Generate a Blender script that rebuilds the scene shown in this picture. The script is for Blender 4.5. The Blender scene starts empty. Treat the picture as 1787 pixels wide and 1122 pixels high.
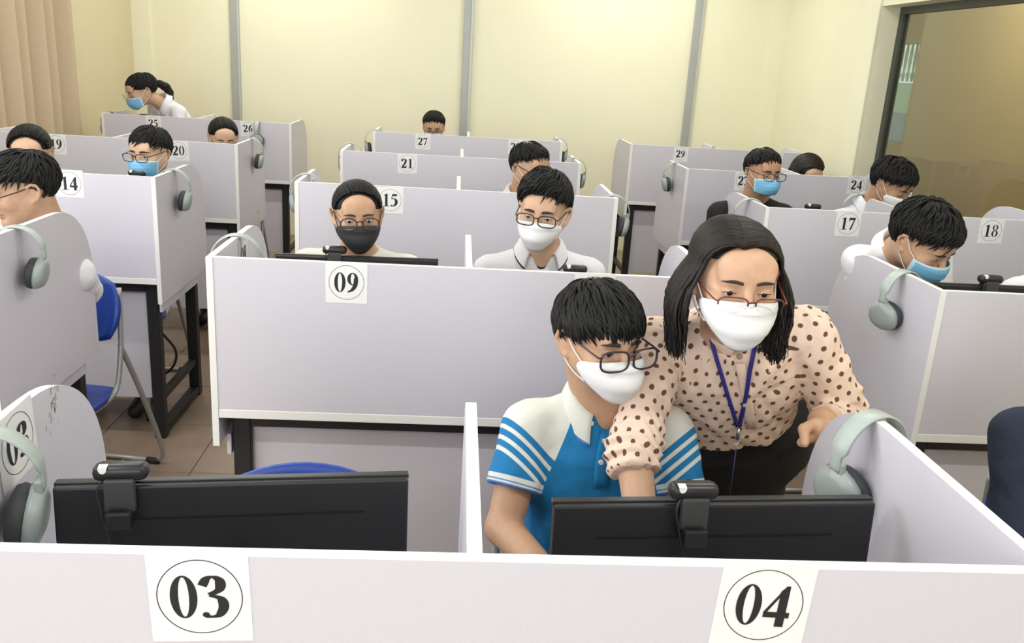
import bpy, bmesh, math, random
import numpy as np
from mathutils import Matrix, Vector

random.seed(7)
rng = np.random.default_rng(7)
scn = bpy.context.scene
COL = scn.collection

# ------------------------------------------------------------------ camera
F, PIT, ROLL, YAW = 1521.0, .2883, .0615, .0717
CX, CY, CZ = -.037, 0.0, 1.7475

def ray(u, v):
    X = u - 893.5; Y = v - 561.0
    c, s = math.cos(ROLL), math.sin(ROLL); X, Y = c*X + s*Y, -s*X + c*Y
    x, d, vv = X/F, 1.0, -Y/F
    c, s = math.cos(PIT), math.sin(PIT); y = c*d + s*vv; z = -s*d + c*vv
    c, s = math.cos(YAW), math.sin(YAW); x, y = c*x + s*y, -s*x + c*y
    return np.array([x, y, z])
def at_y(u, v, Y): r = ray(u, v); return np.array([CX, CY, CZ]) + r*(Y/r[1])
def at_z(u, v, Z): r = ray(u, v); return np.array([CX, CY, CZ]) + r*((Z-CZ)/r[2])
def at_x(u, v, X): r = ray(u, v); return np.array([CX, CY, CZ]) + r*((X-CX)/r[0])

cam = bpy.data.cameras.new('camera')
cam.sensor_width = 36.0; cam.sensor_fit = 'HORIZONTAL'
cam.lens = F/1787.0*36.0
cam.clip_start = .02
camo = bpy.data.objects.new('camera', cam); COL.objects.link(camo)
fw = Vector(ray(893.5, 561.0)).normalized()
rt = Vector(ray(1893.5, 561.0) - ray(893.5, 561.0)).normalized()
up = rt.cross(fw).normalized()
m = Matrix((rt, up, -fw)).transposed().to_4x4()
m.translation = Vector((CX, CY, CZ))
camo.matrix_world = m
scn.camera = camo

# ------------------------------------------------------------------ world, lights, exposure
w = bpy.data.worlds.new('world'); scn.world = w; w.use_nodes = True
w.node_tree.nodes['Background'].inputs[0].default_value = (.80, .90, 1.0, 1)
w.node_tree.nodes['Background'].inputs[1].default_value = 1.0
scn.view_settings.view_transform = 'Standard'
scn.view_settings.look = 'None'
scn.view_settings.gamma = 1.0
scn.view_settings.use_curve_mapping = False
scn.view_settings.exposure = 0.22
cyc = scn.cycles
cyc.max_bounces = 6; cyc.diffuse_bounces = 4; cyc.glossy_bounces = 3
cyc.transmission_bounces = 4; cyc.transparent_max_bounces = 8
cyc.caustics_reflective = False; cyc.caustics_refractive = False
cyc.sample_clamp_indirect = 4.0

def area(name, loc, rot, sx, sy, power, color=(1, 1, 1)):
    l = bpy.data.lights.new(name, 'AREA'); l.shape = 'RECTANGLE'; l.size = sx; l.size_y = sy
    l.energy = power; l.color = color
    o = bpy.data.objects.new(name, l); COL.objects.link(o); o.location = loc; o.rotation_euler = rot
    return o
# daylight entering by the windows behind the photographer and on the left side wall
area('daylight_rear_window', (-.9, -2.45, 1.95), (math.radians(84), 0, 0), 3.6, 1.6, 73, (.98, .985, 1.0))
area('daylight_side_window', (-2.93, 1.6, 1.85), (0, math.radians(-84), 0), 1.6, 2.6, 52, (.98, .985, 1.0))

# ------------------------------------------------------------------ helpers
MATS = {}
def mat(name, color, rough=.5, metal=0., spec=.5, noise=0., nscale=30., bump=0., bscale=60., bdist=.004, sss=0., coat=0., stretch=None):
    if name in MATS: return MATS[name]
    M = bpy.data.materials.new(name); M.use_nodes = True
    nt = M.node_tree; b = nt.nodes['Principled BSDF']
    b.inputs['Base Color'].default_value = (*color, 1)
    b.inputs['Roughness'].default_value = rough
    b.inputs['Metallic'].default_value = metal
    b.inputs['Specular IOR Level'].default_value = spec
    if coat: b.inputs['Coat Weight'].default_value = coat; b.inputs['Coat Roughness'].default_value = .15
    if sss:
        b.inputs['Subsurface Weight'].default_value = sss
        b.inputs['Subsurface Radius'].default_value = (1.0, .35, .2); b.inputs['Subsurface Scale'].default_value = .006
    tc = nt.nodes.new('ShaderNodeTexCoord')
    src = tc.outputs['Object']
    if stretch:
        mp = nt.nodes.new('ShaderNodeMapping'); mp.inputs['Scale'].default_value = stretch
        nt.links.new(src, mp.inputs['Vector']); src = mp.outputs['Vector']
    if noise:
        n = nt.nodes.new('ShaderNodeTexNoise'); n.inputs['Scale'].default_value = nscale; n.inputs['Detail'].default_value = 4
        nt.links.new(src, n.inputs['Vector'])
        r = nt.nodes.new('ShaderNodeMapRange'); r.inputs[1].default_value = .3; r.inputs[2].default_value = .7
        r.inputs[3].default_value = 1-noise; r.inputs[4].default_value = 1+noise
        nt.links.new(n.outputs['Fac'], r.inputs[0])
        mx = nt.nodes.new('ShaderNodeMix'); mx.data_type = 'RGBA'; mx.blend_type = 'MULTIPLY'; mx.inputs[0].default_value = 1
        mx.inputs[6].default_value = (*color, 1); nt.links.new(r.outputs[0], mx.inputs[7])
        nt.links.new(mx.outputs[2], b.inputs['Base Color'])
    if bump:
        n = nt.nodes.new('ShaderNodeTexNoise'); n.inputs['Scale'].default_value = bscale; n.inputs['Detail'].default_value = 3
        nt.links.new(src, n.inputs['Vector'])
        bp = nt.nodes.new('ShaderNodeBump'); bp.inputs['Strength'].default_value = bump; bp.inputs['Distance'].default_value = bdist
        nt.links.new(n.outputs['Fac'], bp.inputs['Height']); nt.links.new(bp.outputs[0], b.inputs['Normal'])
    MATS[name] = M
    return M

def link(name, me, mats, parent=None, smooth=False):
    o = bpy.data.objects.new(name, me); COL.objects.link(o)
    if not isinstance(mats, (list, tuple)): mats = [mats]
    if len(me.materials) == 0:
        for mm in mats: me.materials.append(mm)
    if smooth: me.polygons.foreach_set('use_smooth', [True]*len(me.polygons))
    if parent is not None: o.parent = parent
    return o
def empty(name, loc=(0, 0, 0), rz=0., label=None, cat=None, group=None):
    o = bpy.data.objects.new(name, None); COL.objects.link(o)
    o.empty_display_size = .1
    o.location = loc; o.rotation_euler = (0, 0, rz)
    if label: o['label'] = label
    if cat: o['category'] = cat
    if group: o['group'] = group
    return o
def tag(o, label=None, cat=None, group=None, kind=None):
    if label: o['label'] = label
    if cat: o['category'] = cat
    if group: o['group'] = group
    if kind: o['kind'] = kind
    return o
def bm_mesh(bm, name):
    me = bpy.data.meshes.new(name); bm.normal_update(); bm.to_mesh(me); bm.free(); return me
def add_box(bm, lo, hi, bevel=0., seg=2, mi=0, M=None):
    vs = [bm.verts.new((x, y, z)) for x in (lo[0], hi[0]) for y in (lo[1], hi[1]) for z in (lo[2], hi[2])]
    idx = [(0, 1, 3, 2), (4, 6, 7, 5), (0, 4, 5, 1), (2, 3, 7, 6), (0, 2, 6, 4), (1, 5, 7, 3)]
    fs = [bm.faces.new([vs[i] for i in f]) for f in idx]
    for f in fs: f.material_index = mi
    geom = list(vs)
    if bevel:
        es = list({e for f in fs for e in f.edges})
        r = bmesh.ops.bevel(bm, geom=es, offset=bevel, segments=seg, profile=.5, affect='EDGES')
        geom = list({v for f in r['faces'] for v in f.verts} | {v for v in vs if v.is_valid})
        for f in r['faces']: f.material_index = mi
    if M is not None: bmesh.ops.transform(bm, matrix=M, verts=geom)
    return geom
def box(name, lo, hi, mats, parent=None, bevel=0., seg=2, M=None, smooth=False):
    bm = bmesh.new(); add_box(bm, lo, hi, bevel, seg, 0, M)
    return link(name, bm_mesh(bm, name), mats, parent, smooth)
def frames(pts):
    pts = [Vector(p) for p in pts]; n = len(pts); out = []
    prev = None
    for i in range(n):
        t = (pts[min(i+1, n-1)] - pts[max(i-1, 0)]).normalized()
        if prev is None:
            a = Vector((0, 0, 1)) if abs(t.z) < .9 else Vector((1, 0, 0))
            u = (a - t*a.dot(t)).normalized()
        else:
            u = (prev - t*prev.dot(t))
            u = u.normalized() if u.length > 1e-6 else prev
        prev = u
        out.append((pts[i], u, t.cross(u)))
    return out
def add_tube(bm, pts, r, seg=8, cap=True, closed=False, mi=0, flat=1.0):
    """tube along points; r scalar or list; flat scales the second axis"""
    fr = frames(pts); n = len(fr); rings = []
    for i, (p, u, v) in enumerate(fr):
        rr = r[i] if hasattr(r, '__len__') else r
        rings.append([bm.verts.new(p + u*(rr*math.cos(a)) + v*(rr*flat*math.sin(a)))
                      for a in [2*math.pi*k/seg for k in range(seg)]])
    fs = []
    for i in range(n if closed else n-1):
        A, B = rings[i], rings[(i+1) % n]
        for k in range(seg):
            fs.append(bm.faces.new((A[k], A[(k+1) % seg], B[(k+1) % seg], B[k])))
    if cap and not closed:
        fs.append(bm.faces.new(rings[0][::-1])); fs.append(bm.faces.new(rings[-1]))
    for f in fs: f.material_index = mi; f.smooth = True
def tube(name, pts, r, mats, parent=None, seg=8, closed=False, flat=1.0):
    bm = bmesh.new(); add_tube(bm, pts, r, seg, True, closed, 0, flat)
    return link(name, bm_mesh(bm, name), mats, parent)
def smooth_path(pts, n=8):
    """Catmull-Rom through points"""
    P = [np.array(p, float) for p in pts]; P = [2*P[0]-P[1]] + P + [2*P[-1]-P[-2]]
    out = []
    for i in range(1, len(P)-2):
        for k in range(n):
            t = k/n
            out.append(.5*((2*P[i]) + (-P[i-1]+P[i+1])*t + (2*P[i-1]-5*P[i]+4*P[i+1]-P[i+2])*t*t + (-P[i-1]+3*P[i]-3*P[i+1]+P[i+2])*t**3))
    out.append(P[-2]); return out
def extrude_outline(bm, pts, x0, x1, axis='x', mi_face=0, mi_edge=1):
    """polygon outline (two coords) extruded along an axis between x0 and x1"""
    def mk(a, b, c):
        return (c, a, b) if axis == 'x' else ((a, c, b) if axis == 'y' else (a, b, c))
    A = [bm.verts.new(mk(a, b, x0)) for a, b in pts]; B = [bm.verts.new(mk(a, b, x1)) for a, b in pts]
    f = bm.faces.new(A[::-1]); f.material_index = mi_face
    f = bm.faces.new(B); f.material_index = mi_face
    n = len(pts)
    for i in range(n):
        f = bm.faces.new((A[i], A[(i+1) % n], B[(i+1) % n], B[i])); f.material_index = mi_edge
    bmesh.ops.recalc_face_normals(bm, faces=bm.faces[:])
def copy_tree(o, parent=None):
    c = o.copy(); COL.objects.link(c); c.parent = parent
    for ch in o.children:
        if ch.name in COL.objects: copy_tree(ch, c)
    return c

# ------------------------------------------------------------------ materials
M_PANEL = mat('panel_laminate', (.645, .628, .695), .38, noise=.012, nscale=220, bump=.04, bscale=500)
M_EDGE = mat('white_edge_band', (.86, .86, .83), .4)
M_BLACK = mat('black_powder_coat', (.012, .012, .014), .5)
M_WALL = mat('cream_wall_paint', (.90, .87, .66), .75, noise=.015, nscale=2.5, bump=.05, bscale=180)
M_WALLR = mat('cream_wall_trim', (.91, .885, .69), .7, noise=.015, nscale=2.5)
M_STRIP = mat('grey_metal_channel', (.42, .44, .42), .45, .3, noise=.03, nscale=9)
M_PAPER = mat('sign_paper', (.84, .85, .85), .6)
M_INK = mat('sign_ink', (.012, .012, .014), .6)
M_PLASTIC = mat('black_monitor_plastic', (.012, .012, .014), .42, bump=.05, bscale=900)
M_PLASTIC2 = mat('black_soft_plastic', (.016, .016, .018), .35)
M_SAGE = mat('sage_grey_plastic', (.40, .46, .43), .4)
M_SAGE2 = mat('grey_green_shell', (.33, .38, .37), .35)
M_CUSHION = mat('dark_earpad', (.035, .042, .045), .65)
M_BLUE = mat('blue_chair_plastic', (.012, .055, .36), .35)
M_TUBE = mat('grey_chair_tube', (.40, .41, .40), .4, .4)
M_RUBBER = mat('black_rubber', (.02, .02, .02), .7)
M_SCREEN = mat('dark_screen', (.01, .012, .02), .15)
M_CABLEW = mat('white_cable', (.6, .6, .58), .5)

# ------------------------------------------------------------------ the room
YB, XL, XR, ZC, YR = 8.57, -3.05, 3.0, 3.3, -2.6
def struct(o): o['kind'] = 'structure'; return o

# floor: ceramic tiles laid with recessed joints over a screed
M_TILE = mat('brown_floor_tile', (.27, .195, .14), .35, noise=.07, nscale=14)
M_JOINT = mat('tile_joint', (.14, .105, .08), .8)
floor = struct(box('floor', (XL, YR, -.12), (XR, YB, -.004), M_JOINT))
T = .5
x0t, y0t = -1.165-3*T - .38+.0, 3.43
bmt = bmesh.new(); add_box(bmt, (.002, .002, -.004), (T-.002, T-.002, 0), .0012, 1)
tile_me = bm_mesh(bmt, 'floor_tile'); tile_me.materials.append(M_TILE)
xt = -1.118 - 3*T
ix = 0
while xt + ix*T < XR - .01:
    iy = 0
    while y0t - 9*T + iy*T < YB - .01:
        X0 = xt + ix*T; Y0 = y0t - 9*T + iy*T
        X1, Y1 = min(X0+T, XR), min(Y0+T, YB)
        o = bpy.data.objects.new('floor_tile', tile_me); COL.objects.link(o); o.parent = floor
        o.location = (X0, Y0, 0); o.scale = ((X1-X0)/T, (Y1-Y0)/T, 1)
        iy += 1
    ix += 1
o = bpy.data.objects.new('floor_tile', tile_me); COL.objects.link(o); o.parent = floor
o.location = (XL, y0t-9*T, 0); o.scale = ((xt-XL)/T, (YB-y0t+9*T)/T, 1)

struct(box('ceiling', (XL-.2, YR-.2, ZC), (XR+.9, YB+.2, ZC+.1), mat('white_ceiling', (.82, .82, .80), .8)))
struct(box('wall_back', (XL-.2, YB, 0), (XR+.2, YB+.2, ZC), M_WALL))
# pilasters that close the back wall towards both corners
struct(box('trim_1', (XL, YB-.03, 0), (XL+.16, YB, ZC), M_WALLR))
struct(box('trim_2', (XR-.16, YB-.03, 0), (XR, YB, ZC), M_WALLR))
# grey vertical metal channels on the back wall, screwed on
for i, xx in enumerate((at_y(412, 100, YB)[0], at_y(815, 100, YB)[0], at_y(1210, 110, YB)[0])):
    s = struct(box('trim_%d' % (3+i), (xx-.042, YB-.03, 0), (xx+.042, YB, ZC), M_STRIP, bevel=.004))
    box('channel_lip', (xx+.026, YB-.036, 0), (xx+.042, YB-.03, ZC), mat('pale_metal_lip', (.55, .57, .54), .4, .3), s)
    for zz in (1.42, 1.95, 2.6):
        bm = bmesh.new(); bmesh.ops.create_cone(bm, cap_ends=True, segments=10, radius1=.006, radius2=.004, depth=.004,
            matrix=Matrix.Translation((xx-.02, YB-.0315, zz)) @ Matrix.Rotation(math.pi/2, 4, 'X'))
        link('screw', bm_mesh(bm, 'screw'), mat('screw_steel', (.5, .5, .48), .35, .8), s)
# left wall with a window opening near the front (daylight) and a curtained one at the back
M_WALLL = mat('shaded_side_wall', (.72, .64, .42), .75, noise=.015, nscale=2.5)  # darker than the other walls: shade of the backlit side put into the colour
wl = struct(box('wall_left', (XL-.2, 3.1, 0), (XL, YB, ZC), M_WALLL))
box('wall_section', (XL-.2, YR, 0), (XL, 3.1, .9), M_WALLL, wl)
box('wall_section', (XL-.2, YR, 2.7), (XL, 3.1, ZC), M_WALLL, wl)
box('wall_section', (XL-.2, YR, .9), (XL, .1, 2.7), M_WALLL, wl)
# rear wall with a wide window opening behind the photographer
wr = struct(box('wall_rear', (XL-.2, YR-.2, 0), (XR+.2, YR, 1.0), M_WALL))
box('wall_section', (XL-.2, YR-.2, 2.8), (XR+.2, YR, ZC), M_WALL, wr)
box('wall_section', (XL-.2, YR-.2, 1.0), (-2.8, YR, 2.8), M_WALL, wr)
box('wall_section', (1.0, YR-.2, 1.0), (XR+.2, YR, 2.8), M_WALL, wr)
# right wall: plain pier, a slightly proud window surround, a deep reveal and a dark framed pane
WY1, WY0, WZ0, WZ1 = 6.596, 2.9, .55, 2.30
wrt = struct(box('wall_right', (XR, WY1, 0), (XR+.2, YB, ZC), M_WALL))
box('wall_section', (XR, YR, 0), (XR+.2, WY1, WZ0), M_WALL, wrt)
box('wall_section', (XR, YR, WZ1), (XR+.2, WY1, ZC), M_WALL, wrt)
box('wall_section', (XR, YR, WZ0), (XR+.2, WY0, WZ1), M_WALL, wrt)
box('window_surround', (XR-.02, WY1, 0), (XR, WY1+.27, ZC), M_WALLR, wrt, bevel=.004)
M_FRAME = mat('dark_window_frame', (.06, .065, .055), .45)
M_GLASS = mat('smoked_pane', (.5, .5, .5), .02)
def glass_material(M, tint, refl):
    nt = M.node_tree; nt.nodes.clear()
    out = nt.nodes.new('ShaderNodeOutputMaterial'); mix = nt.nodes.new('ShaderNodeMixShader')
    tr = nt.nodes.new('ShaderNodeBsdfTransparent'); tr.inputs[0].default_value = (*tint, 1)
    gl = nt.nodes.new('ShaderNodeBsdfGlossy'); gl.inputs['Roughness'].default_value = .01
    lw = nt.nodes.new('ShaderNodeLayerWeight'); lw.inputs['Blend'].default_value = .5
    pw = nt.nodes.new('ShaderNodeMath'); pw.operation = 'POWER'; pw.inputs[1].default_value = 5.0
    nt.links.new(lw.outputs['Facing'], pw.inputs[0])
    ad = nt.nodes.new('ShaderNodeMath'); ad.operation = 'MULTIPLY_ADD'; ad.inputs[1].default_value = .92*refl; ad.inputs[2].default_value = .05*refl
    nt.links.new(pw.outputs[0], ad.inputs[0])
    nt.links.new(ad.outputs[0], mix.inputs[0]); nt.links.new(tr.outputs[0], mix.inputs[1]); nt.links.new(gl.outputs[0], mix.inputs[2])
    nt.links.new(mix.outputs[0], out.inputs[0])
glass_material(M_GLASS, (.80, .82, .74), 1.0)
win = struct(empty('window_1', (XR+.14, WY1, WZ0)))
def wbox(n, lo, hi, mm, **k): return box(n, (lo[0]-XR-.14, lo[1]-WY1, lo[2]-WZ0), (hi[0]-XR-.14, hi[1]-WY1, hi[2]-WZ0), mm, win, **k)
wbox('window_frame', (XR+.14, WY1-.06, WZ0), (XR+.19, WY1, WZ1), M_FRAME)
wbox('window_frame', (XR+.14, WY0, WZ1-.05), (XR+.19, WY1-.06, WZ1), M_FRAME)
wbox('window_frame', (XR+.14, WY0, WZ0), (XR+.19, WY1-.06, WZ0+.06), M_FRAME)
wbox('window_frame', (XR+.14, 4.42, WZ0+.06), (XR+.19, 4.50, WZ1-.05), M_FRAME)
wbox('pane', (XR+.16, WY0, WZ0+.06), (XR+.166, WY1-.06, WZ1-.05), M_GLASS)
# the dim passage beyond the pane, its tan wall and the grilled opening at its far end
M_TAN = mat('tan_passage_wall', (.40, .29, .16), .7, noise=.02, nscale=3)
XP = 4.5
yA, yB = at_x(1605, 78, XP)[1], at_x(1573, 75, XP)[1] + .35
zA, zB = at_x(1570, 250, XP)[2], at_x(1590, 76, XP)[2]
pw = struct(box('wall_passage', (XP, 2.0, 0), (XP+.12, yA, ZC), M_TAN))
box('wall_section', (XP, yA, 0), (XP+.12, 11.5, zA), M_TAN, pw)
box('wall_section', (XP, yA, zB), (XP+.12, 11.5, ZC), M_TAN, pw)
struct(box('floor_passage', (XR+.2, 2.0, -.12), (XP, 11.5, 0), M_JOINT))
struct(box('ceiling_passage', (XR+.9, 2.0, ZC), (XP+.2, 11.5, ZC+.1), mat('white_ceiling', (.82, .82, .80), .8)))
ceil_pl = area('passage_fill_light', (3.9, 6.6, ZC-.1), (0, 0, 0), .06, 1.2, 48, (1.0, .98, .92))  # unseen fill lamp, added to brighten the passage; its housing is added too
pl_ = empty('ceiling_lamp', (3.9, 6.6, ZC), 0, 'added fill lamp above the passage beyond the glass', 'lamp')
box('housing', (-.05, -.62, -.05), (.05, .62, 0), mat('lamp_housing', (.8, .8, .8), .5), pl_, bevel=.006)
gw = struct(empty('window_2', (XP+.06, yA, zA)))
M_GRILLE = mat('pale_green_grille', (.45, .55, .40), .6)
for k in range(7):
    yy = .06 + k*.095
    bm = bmesh.new()
    pts = smooth_path([(0, yy, .62), (0, yy+.02, .68), (0, yy-.0, .72), (0, yy+.012, .80), (0, yy+.012, .90), (0, yy, .98), (0, yy+.02, 1.02), (0, yy, 1.06)], 3)
    add_tube(bm, pts, .012, 6); 
    pts2 = [(p[0], 2*yy-p[1]+.075*0, p[2]) for p in pts]; add_tube(bm, pts2, .012, 6)
    link('grille_bar', bm_mesh(bm, 'grille_bar'), M_GRILLE, gw)
box('grille_board', (-.02, 0, .30), (.02, .75, .60), mat('pale_green_board', (.50, .62, .46), .6), gw)
box('grille_board', (-.02, 0, .0), (.02, .75, .30), mat('blue_grey_board', (.34, .40, .42), .6), gw)

# curtain on the left wall
cy0, cy1 = 4.9, at_x(142, 200, -2.93)[1]
bm = bmesh.new()
ny = 220; rows = 6; vv = []
for j in range(rows+1):
    z = .12 + (2.95-.12)*j/rows; rowv = []
    for i in range(ny+1):
        y = cy0 + (cy1-cy0)*i/ny
        ph = y*2*math.pi/.215
        x = -2.955 + .042*math.sin(ph + .9*math.sin(y*3.1) + .12*j) + .018*math.sin(ph*.53+1.3)
        rowv.append(bm.verts.new((x, y, z)))
    vv.append(rowv)
for j in range(rows):
    for i in range(ny): bm.faces.new((vv[j][i], vv[j][i+1], vv[j+1][i+1], vv[j+1][i]))
cur = link('curtain', bm_mesh(bm, 'curtain'), mat('beige_curtain_cloth', (.58, .46, .32), .85, noise=.03, nscale=40, bump=.1, bscale=300), None, True)
cur.modifiers.new('thick', 'SOLIDIFY').thickness = .004
tag(cur, 'beige pleated curtain hanging at the left wall', 'curtain')
rod = tube('curtain_rod', [(-2.955, cy0-.1, 2.965), (-2.955, cy1+.1, 2.965)], .014, M_STRIP)
tag(rod, 'grey rod above the beige curtain', 'curtain rod')

# fluorescent fittings on the ceiling (their tubes light the room)
def ceiling_lamp(x, y, i, lbl):
    e = empty('ceiling_lamp', (x, y, ZC), 0, lbl, 'lamp', 'ceiling lamps')
    box('housing', (-.62, -.05, -.05), (.62, .05, 0), mat('lamp_housing', (.8, .8, .8), .5), e, bevel=.006)
    em = MATS.get('lamp_tube_glow')
    if em is None:
        em = mat('lamp_tube_glow', (1, 1, 1), .5); b = em.node_tree.nodes['Principled BSDF']
        b.inputs['Emission Color'].default_value = (1, 1, .97, 1); b.inputs['Emission Strength'].default_value = 3.0
    tube('lamp_tube', [(-.6, 0, -.075), (.6, 0, -.075)], .014, em, e)
    a = area('tube_light', (x, y, ZC-.10), (0, 0, 0), 1.2, .06, 21, (1.0, 1.0, .96))
k = 0
for y, nm in ((.4, 'first'), (3.0, 'second'), (5.5, 'third'), (7.6, 'last')):
    for x, sd in ((-1.6, 'left'), (1.4, 'right')):
        ceiling_lamp(x, y, k, 'white tube lamp on the ceiling, %s pair, %s side' % (nm, sd)); k += 1
# ------------------------------------------------------------------ number signs (bold serif numerals built as strokes)
THK, THN = .088, .026
_lay = [0]
def lay(z): _lay[0] = (_lay[0]+1) % 12; return z-.00002*_lay[0]
def stroke(bm, pts, mi, closed=False, thk=THK, thn=THN, z=0., ox=0., oy=0., s=1.):
    P = [np.array(p, float) for p in (pts if closed else smooth_path(pts, 8))]
    n = len(P); L = []; z = lay(z)
    for i in range(n):
        a = P[(i-1) % n] if closed else P[max(i-1, 0)]; b = P[(i+1) % n] if closed else P[min(i+1, n-1)]
        t = b-a; t = t/(np.linalg.norm(t)+1e-9); nrm = np.array([-t[1], t[0]])
        w = thn + (thk-thn)*abs(t[1])**1.6
        L.append((P[i]+nrm*w, P[i]-nrm*w))
    V = [[bm.verts.new(((q[0]*s*1.22+ox), z, q[1]*s+oy)) for q in pr] for pr in L]
    for i in range(n if closed else n-1):
        a, b = V[i], V[(i+1) % n]
        f = bm.faces.new((a[0], a[1], b[1], b[0])); f.material_index = mi
def poly(bm, pts, mi, z=0., ox=0., oy=0., s=1.):
    z = lay(z)
    f = bm.faces.new([bm.verts.new((p[0]*s*1.22+ox, z, p[1]*s+oy)) for p in pts]); f.material_index = mi
def disc(cx, cy, r, n=18): return [(cx+r*math.cos(2*math.pi*k/n), cy+r*math.sin(2*math.pi*k/n)) for k in range(n)]
def ellp(cx, cy, rx, ry, n=40): return [(cx+rx*math.cos(2*math.pi*k/n), cy+ry*math.sin(2*math.pi*k/n)) for k in range(n)]
def ring(bm, cx, cy, ro, ri, mi, z=0., ox=0., oy=0., s=1.):
    n = 40; z = lay(z)
    A = [bm.verts.new(((cx+ro[0]*math.cos(2*math.pi*k/n))*s*1.22+ox, z, (cy+ro[1]*math.sin(2*math.pi*k/n))*s+oy)) for k in range(n)]
    B = [bm.verts.new(((cx+ri[0]*math.cos(2*math.pi*k/n))*s*1.22+ox, z, (cy+ri[1]*math.sin(2*math.pi*k/n))*s+oy)) for k in range(n)]
    for k in range(n):
        f = bm.faces.new((A[k], A[(k+1) % n], B[(k+1) % n], B[k])); f.material_index = mi
SIX = [(.44, .97), (.26, .87), (.12, .62), (.115, .3), (.25, .04), (.385, .2), (.385, .42), (.27, .585), (.15, .50)]
def digit(bm, d, mi, z, ox, oy, s):
    k = dict(z=z, ox=ox, oy=oy, s=s)
    if d == '0': ring(bm, .25, .5, (.225, .50), (.088, .462), mi, **k)
    elif d == '1':
        poly(bm, [(.18, .03), (.34, .03), (.34, 1.), (.30, 1.), (.18, .93)], mi, **k)
        poly(bm, [(.06, 0), (.46, 0), (.46, .045), (.06, .045)], mi, **k)
        poly(bm, [(.06, .86), (.18, .84), (.18, .90), (.30, 1.0)], mi, **k)
    elif d == '2':
        stroke(bm, [(.05, .72), (.11, .89), (.23, .955), (.355, .86), (.365, .68), (.28, .44), (.07, .11)], mi, **k)
        poly(bm, [(.02, 0), (.42, 0), (.48, .27), (.44, .27), (.39, .17), (.10, .17), (.02, .05)], mi, **k)
    elif d == '3':
        stroke(bm, [(.05, .76), (.13, .92), (.24, .965), (.345, .87), (.33, .68), (.16, .545)], mi, **k)
        stroke(bm, [(.16, .545), (.34, .46), (.385, .27), (.30, .08), (.16, .035), (.06, .09)], mi, **k)
        poly(bm, disc(.085, .085, .06), mi, **k)
    elif d == '4':
        poly(bm, [(.26, 0), (.42, 0), (.42, 1.), (.36, 1.), (.26, .86)], mi, **k)
        poly(bm, [(.02, .22), (.49, .22), (.49, .355), (.02, .355)], mi, **k)
        poly(bm, [(.02, .355), (.085, .355), (.40, 1.), (.35, 1.)], mi, **k)
    elif d == '5':
        poly(bm, [(.13, .98), (.45, .98), (.40, .82), (.15, .82)], mi, **k)
        poly(bm, [(.13, .98), (.17, .98), (.12, .58), (.065, .60)], mi, **k)
        stroke(bm, [(.08, .60), (.24, .62), (.365, .50), (.375, .27), (.27, .09), (.13, .035), (.06, .07)], mi, **k)
        poly(bm, disc(.08, .075, .055), mi, **k)
    elif d == '6':
        ring(bm, .255, .315, (.215, .315), (.080, .275), mi, **k)
        stroke(bm, [(.45, .975), (.29, .88), (.17, .68), (.125, .42), (.13, .28)], mi, **k)
    elif d == '9':
        ring(bm, .245, .685, (.215, .315), (.080, .275), mi, **k)
        stroke(bm, [(.05, .025), (.21, .12), (.33, .32), (.375, .58), (.37, .72)], mi, **k)
    elif d == '7': poly(bm, [(.46, .98), (.46, .92), (.25, 0), (.13, 0), (.36, .80), (.12, .80), (.06, .68), (.03, .68), (.06, .98)], mi, **k)
    elif d == '8':
        ring(bm, .25, .765, (.185, .235), (.082, .20), mi, **k)
        ring(bm, .25, .275, (.215, .275), (.092, .235), mi, **k)
def number_sign(txt, parent, loc, rz=0., tilt=0., R=.0475, text_h=.055):
    """flat paper facing -Y with a thin ring and two numerals; loc in the parent's frame"""
    bm = bmesh.new()
    g = add_box(bm, (-.056, 0, -.058), (.056, .0006, .056), 0, mi=0)
    n = 56
    for k in range(n):
        a, b = 2*math.pi*k/n, 2*math.pi*(k+1)/n
        q = [(r*math.cos(t), -.0004, r*math.sin(t)) for r, t in ((R, a), (R, b), (R-.0011, b), (R-.0011, a))]
        f = bm.faces.new([bm.verts.new(p) for p in q]); f.material_index = 1
    for i, d in enumerate(txt):
        digit(bm, d, 1, -.0005-.0001*i, -.0345 + i*.0345, -text_h*.5, text_h)
    for f in bm.faces:
        if f.material_index == 1 and f.normal.y > 0: f.normal_flip()
    o = link('number_sign', bm_mesh(bm, 'number_sign'), [M_PAPER, M_INK], parent)
    o.location = loc; o.rotation_euler = (0, tilt, rz)
    o['label'] = 'white paper sign with the circled number ' + txt
    return o

# ------------------------------------------------------------------ double booths
HW, ZT, ZD, SL = .70, 1.206, .772, .69
def side_outline():
    pts = [(0, .66), (0, ZT)]
    for k in range(0, 15):
        a = math.pi/2*(1-k/14)
        pts.append((.43+.26*math.cos(a)**.92 if k else .43, .955+(ZT-.955)*math.sin(a)**.92 if k < 14 else .955))
    pts += [(SL, .66)]
    return pts
bm = bmesh.new(); extrude_outline(bm, side_outline(), -.009, .009, 'x'); SIDE_ME = bm_mesh(bm, 'side_panel')
bm = bmesh.new(); extrude_outline(bm, [(0, ZD), (0, ZT), (.46, ZT), (.50, ZT-.03), (.505, ZT-.08), (.505, ZD)], -.009, .009, 'x'); DIV_ME = bm_mesh(bm, 'divider')
bm = bmesh.new(); extrude_outline(bm, [(-HW+.018, ZD), (HW-.018, ZD), (HW-.018, ZT), (-HW+.018, ZT)], 0, .018, 'y'); FRONT_ME = bm_mesh(bm, 'front_panel')
for me in (SIDE_ME, DIV_ME, FRONT_ME): me.materials.append(M_PANEL); me.materials.append(M_EDGE)
bm = bmesh.new(); add_box(bm, (-HW+.018, -.001, .745), (HW-.018, .62, ZD), .002, 1); TOP_ME = bm_mesh(bm, 'desktop'); TOP_ME.materials.append(M_EDGE)
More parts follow.
